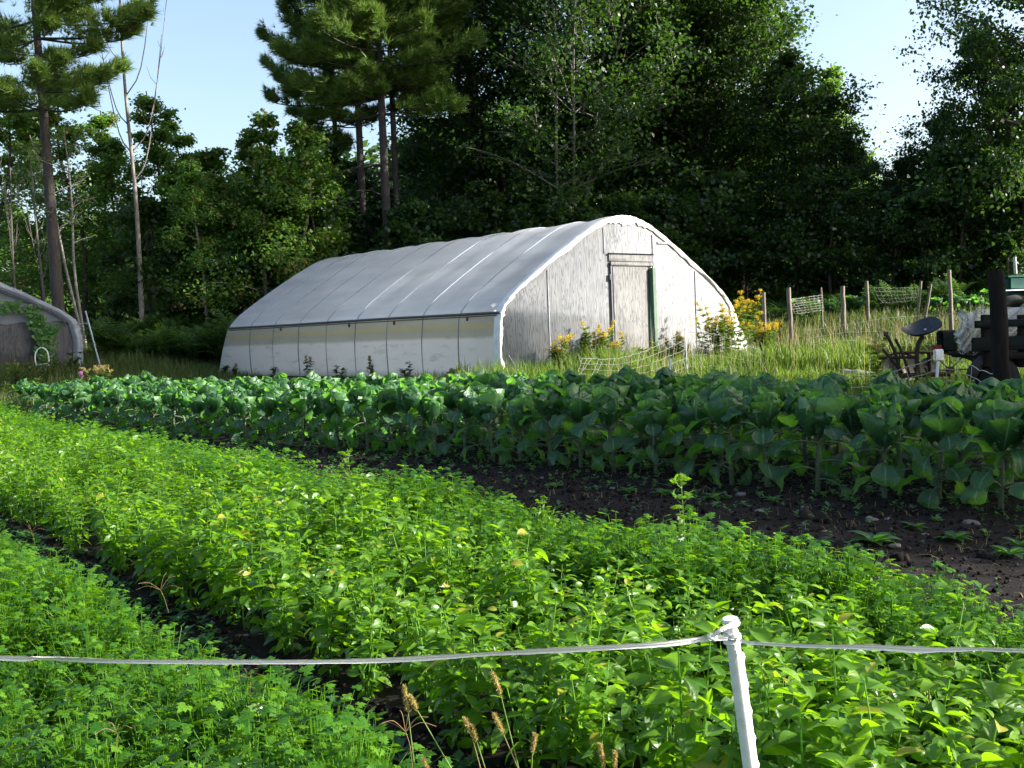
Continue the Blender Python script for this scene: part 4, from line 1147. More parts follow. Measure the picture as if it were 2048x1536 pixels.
tag(g.build('ground_weeds', MAT['sprout'], smooth=True), 'small scattered weeds sprouting in the soil between the beds', 'weeds', kind='stuff')

# ------------------------------------------------------------------ stones and weed rosettes on the bare strip
def stone(seed, s):
    r = np.random.default_rng(seed); nu, nv = 12, 8; V = []
    k = r.normal(0, 1, (5, 3)); a = r.uniform(.06, .16, 5)
    for i in range(nv + 1):
        for j in range(nu):
            th = math.pi * i / nv; ph = 2 * math.pi * j / nu
            d = np.array([math.sin(th) * math.cos(ph), math.sin(th) * math.sin(ph), math.cos(th)])
            V.append(d * (1 + sum(a[q] * math.sin(2.5 * d @ k[q]) for q in range(5))) * s)
    F = [(i * nu + j, (i + 1) * nu + j, (i + 1) * nu + (j + 1) % nu, i * nu + (j + 1) % nu) for i in range(nv) for j in range(nu)]
    g = Geo(); g.add(V, F); return g
def on_ground(u, v):
    lo, hi = 2.0, 60.0
    for _ in range(40):
        m_ = (lo + hi) / 2; p = P(u, v, m_)
        if p[2] > gz(p[0], p[1]): lo = m_
        else: hi = m_
    p = P(u, v, lo); return np.array([p[0], p[1], float(gz(p[0], p[1]))])
sl = ['rounded grey stone in the bare soil below the brassica stalks', 'flat pale stone lying in the bare soil strip', 'bright angular stone on the bare soil at the right', 'small brown stone half sunk in the bare soil', 'dull oval stone near the weed rosettes at the right']
for k, (u, v, s, l) in enumerate([(1482, 992, .06, 0), (1518, 1024, .055, 1), (1548, 1000, .045, 0), (1776, 1040, .05, 2), (1742, 1040, .05, 4), (1484, 1056, .03, 3), (1610, 1015, .05, 3), (1000, 946, .035, 1), (965, 935, .035, 1), (1060, 985, .04, 3), (1083, 956, .035, 3), (1225, 978, .035, 3), (1790, 1094, .05, 4), (1945, 1050, .06, 4), (780, 925, .03, 3), (1210, 1020, .03, 3), (1650, 1064, .04, 1), (1850, 1070, .03, 1), (1130, 940, .03, 3), (1400, 1000, .04, 4)]):
    p = on_ground(u, v)
    o = stone(k, s * rnd.uniform(.6, .95)).build('stone', MAT['stone'], None, True); o.location = p + [0, 0, s * .08]; o.scale = (1, rnd.uniform(.7, .9), rnd.uniform(.35, .55)); o.rotation_euler = (0, 0, rnd.uniform(0, 6))
    tag(o, sl[l], 'stone', 'stones in the bare soil strip')
def rosette(seed, s, nleaf, mat='basil'):
    r = np.random.default_rng(seed); g = Geo(); k = nleaf; az = np.arange(k) * 2.4; el = .25 + .6 * np.arange(k) / k
    d = np.stack([np.cos(az) * np.cos(el), np.sin(az) * np.cos(el), np.sin(el)], 1)
    g.scatter(BL_HI[0], frames(d, np.tile([0, 0, 1.0], (k, 1))) * (s * r.uniform(.7, 1.2, k))[:, None, None], d * .01 + [0, 0, .01], r.uniform(0, .5, k))
    return g
for k, (u, v, s) in enumerate([(1748, 1088, .17), (1912, 1082, .13), (2020, 1112, .13), (1545, 1005, .11), (1428, 1000, .12), (2040, 1095, .11), (1110, 975, .10), (1255, 985, .10), (745, 945, .10), (1325, 990, .12), (1830, 1060, .10), (1640, 1090, .09)]):
    o = rosette(k, s, 11).build('weed_rosette', MAT['sprout'], None, True); o.location = on_ground(u, v)
    tag(o, 'low leafy weed rosette growing in the bare dark soil strip', 'weed', 'weed rosettes in the bare soil')

# ------------------------------------------------------------------ bolted parsley shoots
def bolted(seed, h):
    r = np.random.default_rng(seed); st = Geo(); lf = Geo()
    sp = smoothpts([(0, 0, 0), (.01, .01, h * .5), (.0, .02, h)], 10); st.addgeo(tube(sp, np.linspace(.006, .002, 10), 5, False))
    for k in range(13):
        f = .3 + .7 * k / 13; b = sp[int(f * 9)]; az = k * 2.4; L_ = (.20 - .15 * f) * r.uniform(.7, 1.2)
        e = b + np.array([math.cos(az) * .7, math.sin(az) * .7, .8]) * L_; st.addgeo(tube([b, (b + e) / 2 + [0, 0, -.01], e], [.003, .002, .0015], 3, False))
        for q in range(7):
            b2 = b + (e - b) * r.uniform(.4, 1.05); d = r.normal(0, 1, 3); d[2] = abs(d[2]) * .6
            lf.scatter(PL_HI, frames(d[None], np.array([[0, 0, 1.0]]) + r.normal(0, .4, 3)) * r.uniform(.03, .055), b2[None], np.array([r.uniform(.4, 1)]))
    return st, lf
for k, (u, v, Y, lab) in enumerate([(1362, 945, 5.6, 'tall bolted parsley shoot standing against the dark soil at centre right'), (694, 898, 8.3, 'bolted parsley shoot poking above the bed at left of centre'), (1085, 1000, 6.6, 'short bolted parsley shoot at the middle of the far bed edge')]):
    top = P(u, v, Y); z = float(gz(top[0], top[1])); root = empty('parsley_shoot', (top[0], top[1], z), 0, lab, 'parsley shoot')
    st, lf = bolted(k + 3, top[2] - z); st.build('stem', MAT['stem'], root, True); lf.build('leaves', MAT['basil'], root, True)

# ------------------------------------------------------------------ goldenrod and tall weeds by the gable
def goldenrod(seed, h, nst, spread, flower=1.0, fsize=.02):
    r = np.random.default_rng(seed); st = Geo(); lf = Geo(); fl = Geo()
    for s in range(nst):
        a = r.uniform(0, 6.28); ln = r.uniform(.1, 1) * spread * 1.5; hh = h * r.uniform(.6, 1.05)
        sp = smoothpts([(math.cos(a) * ln * .3, math.sin(a) * ln * .3, 0), (math.cos(a) * ln * .6, math.sin(a) * ln * .6, hh * .55), (math.cos(a) * ln, math.sin(a) * ln, hh)], 10)
        st.addgeo(tube(sp, np.linspace(.006, .003, 10), 4, False))
        k = 46; f = r.uniform(.1, .97, k) ** .8; b = sp[(f * 9).astype(int)]; az = r.uniform(0, 6.28, k); d = np.stack([np.cos(az), np.sin(az), r.uniform(-.2, .8, k)], 1)
        lf.scatter(TQ, frames(d, np.tile([0, 0, 1.0], (k, 1))) * (r.uniform(.07, .14, k))[:, None, None] * np.array([.6, 1, 1]), b, r.uniform(0, 1, k))
        if flower > 0:
            for q in range(7):
                az = q * .9 + r.uniform(0, 6.28); b = sp[9 - int(q > 3)]; L_ = r.uniform(.05, .13) * flower
                e = b + np.array([math.cos(az), math.sin(az), r.uniform(.3, .9)]) * L_; pts = smoothpts([b, (b + e) / 2 + [0, 0, .03], e], 6)
                k = 26; c = pts[r.integers(0, 6, k)] + r.normal(0, .012, (k, 3)); d = r.normal(0, 1, (k, 3)) + [0, 0, .8]
                fl.scatter(TQ, frames(d, r.normal(0, 1, (k, 3))) * fsize, c, r.uniform(0, 1, k))
    return st, lf, fl
def place_gold(seed, u, v, Y, nst, spread, lab, flower=1.0, name='goldenrod', cat='goldenrod', lm='goldleaf', fm='gold'):
    top = P(u, v, Y); z = float(gz(top[0], top[1])); root = empty(name, (top[0], top[1], z), 0, lab, cat)
    st, lf, fl = goldenrod(seed, max(.3, top[2] - z), nst, spread, flower)
    st.build('stems', MAT['stem'], root, True); lf.build('leaves', MAT[lm], root)
    if flower > 0: fl.build('flower_heads', MAT[fm], root)
place_gold(1, 1125, 682, 20.2, 7, .16, 'short goldenrod with one dense bright yellow head, left of the door', 1.3)
place_gold(2, 1200, 652, 21.0, 12, .24, 'taller green goldenrod with few orange tips, just left of the door', .45)
place_gold(3, 1238, 668, 21.2, 4, .18, 'thin goldenrod leaning across the door with drooping orange tips', .8)
place_gold(4, 1165, 664, 20.6, 5, .14, 'dark leafy weed stalks between the two goldenrods by the door', 0, 'weed', 'weed', 'dark_grass')
place_gold(5, 1290, 676, 21.4, 7, .28, 'pale leafy weed at the foot of the green door jamb', 0, 'weed', 'weed')
place_gold(6, 1345, 664, 22.0, 6, .25, 'dry brownish weed casting shadow on the gable right of the door', .3, 'weed', 'weed', 'goldleaf', 'foxtail')
place_gold(7, 1450, 612, 22.2, 26, .5, 'large goldenrod clump covering the right foot of the gable', .6)
place_gold(8, 1486, 588, 24.6, 12, .28, 'tallest goldenrod rising behind the right corner of the greenhouse', .7)
place_gold(9, 1522, 650, 22.8, 10, .34, 'wide low goldenrod just right of the greenhouse corner', .55)
place_gold(10, 1420, 640, 22.4, 8, .3, 'faded goldenrod at the left side of the large corner clump', .4)
place_gold(11, 1555, 644, 25.5, 5, .25, 'small goldenrod in the grass near the first wooden stake', .8)
place_gold(12, 1752, 632, 15.6, 5, .22, 'tall pale flowering weed standing left of the old cultivator', .45, 'weed', 'weed', 'goldleaf', 'straw')
place_gold(13, 205, 738, 23.5, 7, .3, 'drooping brownish plume weed behind the left end of the rows', 1.0, 'weed', 'weed', 'dark_grass', 'foxtail')
place_gold(14, 162, 742, 22.6, 1, .02, 'single pink purple flower above the left end of the brassica rows', .35, 'flower', 'flower', 'goldleaf', 'purple')
for k, (u, v, Y) in enumerate([(447, 720, 27), (470, 728, 26.6), (545, 722, 25.6), (618, 716, 24.6), (675, 722, 23.6), (742, 718, 22.8), (815, 722, 21.6), (905, 728, 20.4)]):
    place_gold(30 + k, u, v, Y, 2, .10, 'thin dry weed standing against the lower film side of the greenhouse', .25 if k % 2 else 0, 'weed', 'weed', 'dark_grass', 'foxtail')
    bpy.data.objects[-1] if False else None
for o in list(COL.objects):
    if o.get('label', '').startswith('thin dry weed standing'): o['group'] = 'thin weeds along the film side'
for k, (u, v, Y) in enumerate([(20, 712, 25), (60, 720, 24.5), (100, 716, 25), (130, 702, 26.5), (38, 740, 22)]):
    place_gold(50 + k, u, v, Y, 5, .3, 'tall weed in front of the dark boards of the left greenhouse', 0, 'weed', 'weed', 'dark_grass')
for o in list(COL.objects):
    if o.get('label', '').startswith('tall weed in front of the dark'): o['group'] = 'weeds before the left greenhouse'

# ------------------------------------------------------------------ vine on the left greenhouse
root = empty('climbing_vine', gh2.matrix_world @ Vector((0, 0, 0)) if False else gh2.location, a2, 'leafy green vine climbing the dark board gable of the left greenhouse', 'vine')
r = np.random.default_rng(91); vs = Geo(); vl = Geo()
paths = [[(3.05, -.05, 0), (2.95, -.05, .7), (2.95, -.05, 1.2), (2.75, -.06, 1.5), (2.4, -.06, 1.6), (2.0, -.06, 1.55)], [(2.95, -.05, 0), (3.0, -.05, .9), (2.9, -.06, 1.3)], [(3.1, -.05, .1), (3.1, -.05, .7), (3.2, -.05, 1.1)]]
for pth in paths:
    sp = smoothpts(pth, 40); vs.addgeo(tube(sp, .008, 4, False)); k = 170
    c = sp[r.integers(0, 40, k)] + r.normal(0, 1, (k, 3)) * [.10, .03, .08]; c[:, 1] = -.04 - abs(c[:, 1]) * .6
    d = np.stack([r.normal(0, .7, k), r.uniform(-.6, -.1, k), -r.uniform(.2, 1, k)], 1); nn = np.stack([r.normal(0, .3, k), -np.ones(k), r.uniform(0, .6, k)], 1)
    vl.scatter(TQ, frames(d, nn) * r.uniform(.06, .12, k)[:, None, None] * np.array([1.35, 1, 1]), c, r.uniform(0, 1, k))
vs.build('vine_stem', MAT['bark'], root); vl.build('vine_leaves', MAT['vine'], root)
# bent white tube frame and leaning pole
p0 = G(85, 26.6)
tb = smoothpts([(-.13, 0, 0), (-.15, 0, .22), (-.10, 0, .38), (.02, 0, .45), (.14, 0, .37), (.17, 0, .2), (.16, 0, .02)], 24)
o = addall(Geo(), tube(tb * 1.05, .016, 7), tube([(-.15, 0, .04), (.17, 0, .08)], .014, 6)).build('bent_tube_frame', MAT['white_plastic'], None, True); o.location = p0 + [0, 0, .22]
tag(o, 'bent white tube frame standing in weeds before the dark boards', 'metal frame')
p1 = G(203, 27.4); t1 = P(171, 622, 27.6)
o = addall(Geo(), tube([p1, t1], .022, 7), tube([t1 + (p1 - t1) * .2, t1 + (p1 - t1) * .2 + [-.30, 0, -.02]], .016, 6)).build('leaning_pole', MAT['hoop'], None, True); tag(o, 'slanting metal pole leaning toward the left greenhouse corner', 'pole')

# ------------------------------------------------------------------ wooden stakes
def stake(u, vt, ub, Y, w, lab, group=None, mat='post_wood', round_=False, depthz=None):
    top = P(u, vt, Y); b = G(ub, Y); r = np.random.default_rng(int(u)); ax = top - b; L_ = np.linalg.norm(ax)
    g = Geo()
    n = 8; pts = np.array([b - ax / L_ * .25 + ax * 1.0 * t * (1 + .25 / L_) for t in np.linspace(0, 1, n)]); pts[1:-1] += r.normal(0, w * .06, (n - 2, 3))
    g.addgeo(tube(pts, np.linspace(w * .56, w * .48, n), 4 if not round_ else 9))
    o = g.build('wooden_stake' if w < .14 else 'wooden_post', MAT[mat], None, round_); o.data.shade_smooth() if round_ else None
    tag(o, lab, 'stake' if w < .14 else 'post', group); return o
stake(1527, 585, 1530, 25.5, .10, 'short wooden stake nearest the greenhouse corner, at the left of the row')
stake(1577, 575, 1583, 26, .11, 'grey wooden stake holding the near end of a netting panel')
stake(1685, 572, 1688, 26, .12, 'thick wooden stake with a square top in the middle of the row')
stake(1733, 562, 1738, 27.5, .09, 'dark wooden stake right of the thick square one')
stake(1842, 562, 1832, 25, .06, 'thin pale stake, left of a crossed leaning pair')
stake(1862, 568, 1845, 25, .06, 'thin stake leaning strongly right with a sunlit edge')
stake(1898, 540, 1904, 24, .10, 'tallest pale stake with a flat sunlit top')
stake(1642, 575, 1646, 28, .05, 'slim stake at the far end of the small netting panel')
o = stake(1990, 540, 2012, 11.0, .17, 'thick dark leaning post in front of the wagon at the right', None, 'dark_wood', True)

# ------------------------------------------------------------------ netting
def net(top, bot, nh, nv, lab, thick=.005, name='garden_netting', sag=0.0, skew=0.0, posts=()):
    top = smoothpts(top, 40) if len(top) > 2 else np.linspace(top[0], top[1], 40); bot = smoothpts(bot, 40) if len(bot) > 2 else np.linspace(bot[0], bot[1], 40)
    g = Geo(); r = np.random.default_rng(len(lab))
    for k in range(nh):
        f = k / (nh - 1); g.addgeo(tube(top * (1 - f) + bot * f + r.normal(0, .006, (40, 3)) - np.array([0, 0, 1]) * (sag * np.sin(np.linspace(0, math.pi, 40)) * (1 - f))[:, None], thick if k else thick * 1.3, 3, False))
    for k in range(nv):
        i = int(k / (nv - 1) * 39); j = min(39, max(0, int(i + skew)))
        s = np.array([0, 0, -sag * math.sin(math.pi * i / 39)])
        a = top[i] + s; b = bot[j]; g.addgeo(tube([a, (a + b) / 2 + r.normal(0, .02, 3), b], thick * .9, 3, False))
    root = empty(name, bot[0], 0, lab, 'netting'); me = g.build('net', MAT['netwhite'], root); me.location = -Vector([float(v) for v in bot[0]])
    for (a, b, rad) in posts:
        o = tube([a, b], rad, 7).build('net_post', MAT['white_plastic'], root, True); o.location = -Vector([float(v) for v in bot[0]])
    return root
net([P(1165, 716, 17.6), P(1225, 718, 17.9), P(1290, 702, 18.2), P(1370, 662, 18.8)], [P(1145, 770, 17.2), P(1230, 775, 17.4), P(1300, 772, 17.6), P(1378, 752, 18.4)], 6, 17, 'sagging white electric netting in front of the greenhouse door', .0034, skew=-3, posts=[(P(1370, 655, 18.8), G(1375, 18.7), .008)])
net([P(1374, 664, 18.8), P(1430, 668, 18.9), P(1520, 700, 19.0)], [G(1378, 18.8), G(1430, 18.9), G(1520, 19)], 5, 11, 'faint netting strung right of the door across the goldenrod', .003)
o = tube([P(1341, 718, 14.5), G(1336, 14.5)], .016, 7).build('white_step_in_post', MAT['white_plastic'], None, True); tag(o, 'short white plastic post behind the rows before the door', 'fence post')
net([P(1573, 600, 26), P(1645, 590, 28)], [P(1590, 628, 26), P(1648, 620, 28)], 7, 9, 'small white netting panel between the two left stakes', .0045)
net([P(1748, 576, 27.5), P(1800, 576, 27.5), P(1838, 575, 27)], [P(1760, 606, 27.5), P(1800, 604, 27.5), P(1838, 600, 27)], 5, 12, 'far netting panel hanging between dark stake and thin stakes', .0038, skew=3)
net([P(1610, 662, 18), P(1700, 648, 17.5), P(1775, 636, 16.5), P(1850, 632, 15.5), P(1910, 628, 15)], [P(1625, 690, 18), P(1712, 680, 17.5), P(1786, 690, 16.5), P(1862, 690, 15.5), P(1920, 690, 15)], 3, 12, 'low netting fence line running behind the cultivator seat', .003, skew=0)
pt = [P(1700, 752, 13.2), P(1765, 748, 13.2), P(1882, 716, 12.8), P(1920, 722, 12.6), P(1975, 745, 12.2), P(2030, 760, 12)]
net(pt, [q + np.array([.04, 0, -.42]) for q in pt], 4, 8, 'white electric netting sagging in front of the old cultivator', .005)
# square topped white post in front of the cultivator
root = empty('white_fence_post', G(1868, 12.6), 0, 'white plastic fence post with a square insulator head, before the cultivator', 'fence post')
pt_, pb_ = P(1875, 702, 12.6), G(1866, 12.6)
tube([pb_ - pb_, pt_ - pb_], .018, 8).build('shaft', MAT['white_plastic'], root, True); box(pt_ - pb_ + [0, 0, -.05], (.11, .05, .14), None, .5, .012).build('insulator_head', MAT['white_plastic'], root)

# ------------------------------------------------------------------ old riding cultivator
Yc = 15.0
b0 = G(1840, Yc); root = empty('riding_cultivator', b0, 0, 'rusty old riding cultivator with a pan seat, tines and levers', 'cultivator')
def rel(u, v, dy=0.0): return P(u, v, Yc + dy) - b0
# pressed steel pan seat: dished, with raised rim and rear notches
ns = 18; nr = 6; V = []
for i in range(nr + 1):
    for j in range(ns):
        a = 2 * math.pi * j / ns; f = i / nr
        rx = .30 * (1 - .10 * math.cos(2 * a)); ry = .20 * (1 + .22 * math.cos(a)) * (1 - .22 * max(0, -math.sin(a)) ** 3 * 1.0)
        V.append((rx * f * math.cos(a), ry * f * math.sin(a), .10 * f ** 2.5 * (1 - .5 * math.cos(a)) + .03 * math.cos(2 * a) * f))
Vs = np.array(V); F = [(i * ns + j, (i + 1) * ns + j, (i + 1) * ns + (j + 1) % ns, i * ns + (j + 1) % ns) for i in range(nr) for j in range(ns)]
th = math.radians(-24); Ry = np.array([[math.cos(th), 0, math.sin(th)], [0, 1, 0], [-math.sin(th), 0, math.cos(th)]]); tx = math.radians(28); Rx = np.array([[1, 0, 0], [0, math.cos(tx), -math.sin(tx)], [0, math.sin(tx), math.cos(tx)]])
g = Geo(); g.add((Vs @ Rx.T) @ Ry.T, F); g.add(((Vs - [0, 0, .012]) @ Rx.T) @ Ry.T, [f[::-1] for f in F])
seat = g.build('seat', MAT['iron'], root, True); seat.location = rel(1845, 664)
tube([(0, 0, 0), (.03, 0, .0)], .02, 6).build('seat_bolt', MAT['alu'], seat).location = (0, -.05, .03)
def bar(name, pts, rad, sides=6, mat='rust', par=None):
    return tube(smoothpts(pts, 10) if len(pts) > 2 else pts, rad, sides).build(name, MAT[mat], par or root, sides > 4)
bar('seat_spring', [rel(1846, 672), rel(1836, 690), rel(1834, 715), rel(1836, 742), rel(1834, 760)], .035, 4)
bar('lever', [rel(1773, 668), rel(1790, 705), rel(1800, 738)], .022); bar('lever', [rel(1791, 678), rel(1806, 710), rel(1818, 748)], .020)
bar('lever', [rel(1765, 698), rel(1785, 722), rel(1806, 746)], .020); box(rel(1772, 668), (.06, .05, .07), None, .5, .01).build('lever_grip', MAT['rust'], root)
bar('frame_beam', [rel(1758, 716), rel(1832, 714)], .022, 4); bar('frame_beam', [rel(1800, 705, .3), rel(1880, 704, .4)], .022, 4)
bar('frame_beam', [rel(1790, 752), rel(1900, 748)], .035, 4); bar('frame_beam', [rel(1858, 704, .2), rel(1860, 760, .2)], .03, 4)
bar('tongue', [rel(1880, 702, .2), rel(1930, 712, .3), rel(1985, 735, .4)], .035, 4)
for k, u in enumerate((1795, 1812, 1828, 1850)): bar('tine', [rel(u, 735), rel(u + 6, 755), rel(u - 6, 775), rel(u - 14, 790)], .016)
def wheel(c, R_, name, nsp=8):
    a = np.linspace(0, 2 * math.pi, 25); ring = np.stack([np.cos(a) * R_, 0 * a, np.sin(a) * R_], 1)
    w = empty(name, c); w.parent = root; tube(ring, .022, 5, False).build('rim', MAT['rust'], w, True); tube([(0, -.06, 0), (0, .06, 0)], .05, 8).build('hub', MAT['rust'], w, True)
    g = Geo()
    for k in range(nsp): b = 2 * math.pi * k / nsp; g.addgeo(tube([(0, 0, 0), (math.cos(b) * R_, 0, math.sin(b) * R_)], .010, 4, False))
    g.build('spokes', MAT['rust'], w)
def disk(c, R_, tilt):
    ns = 20; V = [(0, .05, 0)] + [(math.cos(t) * R_, 0, math.sin(t) * R_) for t in np.linspace(0, 2 * math.pi, ns, endpoint=False)]
    g = Geo(); g.add(V, [(0, 1 + j, 1 + (j + 1) % ns) for j in range(ns)]); g.add(np.array(V) + [0, .006, 0], [(0, 1 + (j + 1) % ns, 1 + j) for j in range(ns)])
    o = g.build('disc_blade', MAT['alu'], root, True); o.location = c; o.rotation_euler = (0, 0, tilt)
disk(rel(1783, 738), .17, .5); disk(rel(1822, 738, .1), .16, .4); disk(rel(1855, 738, .2), .16, .3)
wheel(rel(1800, 752, .7), .34, 'wheel'); wheel(rel(1900, 740, .8), .36, 'wheel')
box(rel(1894, 682), (.24, .2, .30), None, .5, .03).build('gear_box', MAT['dark_paint'], root)
tube([rel(1875, 690), rel(1875, 700) + [0, 0, 0]], .09, 12).build('red_hub_cap', MAT['red_cap'], root, True)
tube([rel(1937, 690, -.1), rel(1937, 702, -.1)], .065, 12).build('red_hub_cap', MAT['red_cap'], root, True)
# ------------------------------------------------------------------ slatted wagon
Yw = 12.6; b0 = G(2040, Yw); root = empty('farm_wagon', b0, 0, 'dark slatted farm wagon cut off by the right edge', 'wagon')
def relw(u, v, dy=0.0): return P(u, v, Yw + dy) - b0
for n_, (u0, u1, v0, v1) in enumerate(((1948, 2180, 640, 655), (1942, 2180, 674, 702))):
    for dy in (0, 1.3):
        a = (relw(u0, (v0 + v1) / 2, dy) + relw(u1, (v0 + v1) / 2 - 6, dy)) / 2; L_ = abs(relw(u1, 0, dy)[0] - relw(u0, 0, dy)[0])
        box(a, (L_, .045, (v1 - v0) / F_PX * Yw), None, .5, .008).build('side_board', MAT['dark_paint'], root)
for u in (1972, 2045, 2120):
    for dy in (.05, 1.25): box(relw(u, 682, dy), (.10, .07, .62), None, .5, .01).build('upright', MAT['dark_wood'], root)
box(relw(2060, 706, .65), (1.4, 1.35, .08), None, .5, .01).build('deck', MAT['dark_wood'], root)
box(relw(2050, 720, .65), (1.2, .14, .16), None, .5, .01).build('axle_beam', MAT['dark_wood'], root)
def tyre(c, R_, name='wheel', par=None):
    w = empty(name, c); w.parent = par
    a = np.linspace(0, 2 * math.pi, 25); ring = np.stack([np.cos(a) * R_ * .8, 0 * a, np.sin(a) * R_ * .8], 1); tube(ring, R_ * .22, 8, False).build('tyre', MAT['black_rub'], w, True)
    tube([(0, -.05, 0), (0, .05, 0)], R_ * .55, 14).build('rim', MAT['dark_paint'], w, True)
for u, dy in ((1985, .1), (2110, .1), (1990, 1.2)): tyre(relw(u, 760, dy), .32, par=root)
# bundled white netting on the wagon
r = np.random.default_rng(95); root = empty('netting_bundle', P(1935, 700, 12.9), 0, 'heap of bundled white netting draped over the wagon front', 'netting')
o0 = P(1935, 700, 12.9); g = Geo(); top = [P(1915, 632, 13.4), P(1960, 620, 13.6), P(2010, 616, 13.7), P(2080, 612, 13.8)]; bt = [P(1912, 665, 13.1), P(1925, 700, 12.9), P(1950, 700, 12.95), P(1990, 690, 13.1)]
T_ = smoothpts(top, 46) - o0; B_ = smoothpts(bt, 46) - o0; fold = np.sin(np.arange(46) * 1.1) * .05
for k in range(15):
    f = k / 14; ln = T_ * (1 - f) + B_ * f; ln[:, 1] += -.16 * math.sin(math.pi * f) + fold * (.4 + f); ln[:, 2] += .05 * np.sin(np.arange(46) * .5 + k * .3)
    g.addgeo(tube(ln + r.normal(0, .010, ln.shape), .0045, 3, False))
for i in range(46):
    f = np.linspace(0, 1, 10)[:, None]; ln = T_[i] * (1 - f) + B_[i] * f; ln[:, 1] += (-.16 * np.sin(math.pi * f[:, 0]) + fold[i] * (.4 + f[:, 0])); ln[:, 2] += .05 * np.sin(i * .5 + np.arange(10) * .45)
    g.addgeo(tube(ln + r.normal(0, .008, ln.shape), .0045, 3, False))
g.build('net', MAT['netwhite'], root)
V = []; 
for k in range(8):
    f = k / 7; ln = T_ * (1 - f) + B_ * f; ln[:, 1] += -.12 * math.sin(math.pi * f) + fold * (.4 + f) + .03; V.append(ln[::1])
V = np.array(V); g = Geo(); n = 46; i = np.arange(7)[:, None] * n; j = np.arange(n - 1)[None]
m, nt, out = new_mat('gauze_sheet'); t_ = N(nt, "ShaderNodeBsdfTransparent"); d_ = N(nt, "ShaderNodeBsdfDiffuse", ins={'Color': (.6, .6, .56, 1)}); mx = N(nt, "ShaderNodeMixShader", ins={0: .62})
nt.links.new(t_.outputs[0], mx.inputs[1]); nt.links.new(d_.outputs[0], mx.inputs[2]); nt.links.new(mx.outputs[0], out.inputs[0])
g.add(V.reshape(-1, 3), np.stack([i + j, i + j + 1, i + n + j + 1, i + n + j], 2).reshape(-1, 4)); g.build('gauze', m, root, True)
# ------------------------------------------------------------------ green tractor beyond
Yt = 20.0; b0 = G(2060, Yt); root = empty('green_tractor', b0, 0, 'faded green tractor behind the leaning post, cut off at right', 'tractor')
def relt(u, v, dy=0.0): return P(u, v, Yt + dy) - b0
hood = box(relt(2100, 573, .4), (1.95, .8, .46), None, .5, .05).build('hood', MAT['tractor'], root)
box(relt(2100, 552, .4), (2.0, .86, .05), None, .5, .02).build('hood_trim', MAT['tractor'], root)
box(relt(2100, 577, -.01), (1.96, .02, .03), None, .5, .004).build('hood_trim', MAT['iron'], root)
tube([relt(2017, 548, .3), relt(2015, 516, .3)], .022, 8).build('exhaust_pipe', MAT['rust'], root, True); tube([relt(2031, 548, .3), relt(2029, 514, .3)], .032, 8).build('exhaust_pipe', MAT['alu'], root, True)
tube([relt(1996, 548, .2), relt(2000, 545, .2), relt(2006, 547, .2)], .02, 6).build('headlamp_bracket', MAT['alu'], root, True)
box(relt(2085, 612, .5), (1.3, .5, .38), None, .5, .05).build('engine_block', MAT['black_rub'], root)
for u, v, R_ in ((2030, 636, .42), (2175, 600, .7)):
    for dy in (-.15, 1.0): tyre(relt(u, v, dy), R_, par=root)
# dark log or covered heap beyond the mown path, pale flat rocks
for k, (u, v, s, lab) in enumerate([(1450, 748, .28, 'grey flat rock lying at the left end of the mown path'), (1705, 747, .25, 'pale sunlit rock on the mown path behind the tall brassicas'), (1735, 752, .18, 'smaller pale rock beside the cultivator weeds')]):
    p = G(u, 15.8 if k else 17.0); p = on_ground(u, v); o = stone(60 + k, s).build('rock', MAT['stone'], None, True); o.location = p; o.scale = (1, .6, .3); tag(o, lab, 'rock')

# ------------------------------------------------------------------ near fence: plastic post and woven tape
base = P(1500, 1536, 2.28); top = P(1463, 1262, 2.25); d = (top - base) / np.linalg.norm(top - base); low = base - d * (base[2] + .25) / d[2]
root = empty('plastic_fence_post', low, 0, 'white plastic fence post leaning left with a flared knotted top', 'fence post')
sh = [low, low + (top - low) * .5, top]; sh = [q - low for q in sh]
tube(sh, [.0165, .0158, .0145], 20).build('shaft', MAT['white_plastic'], root, True)
tl = top - low
tube([tl - d * .004, tl + d * .006, tl + d * .014, tl + d * .020], [.0145, .0125, .0125, .0125], 20).build('neck', MAT['white_plastic'], root, True)
tube([tl + d * .018, tl + d * .022, tl + d * .027, tl + d * .029], [.013, .0175, .0175, .015], 20).build('cap', MAT['white_plastic'], root, True)
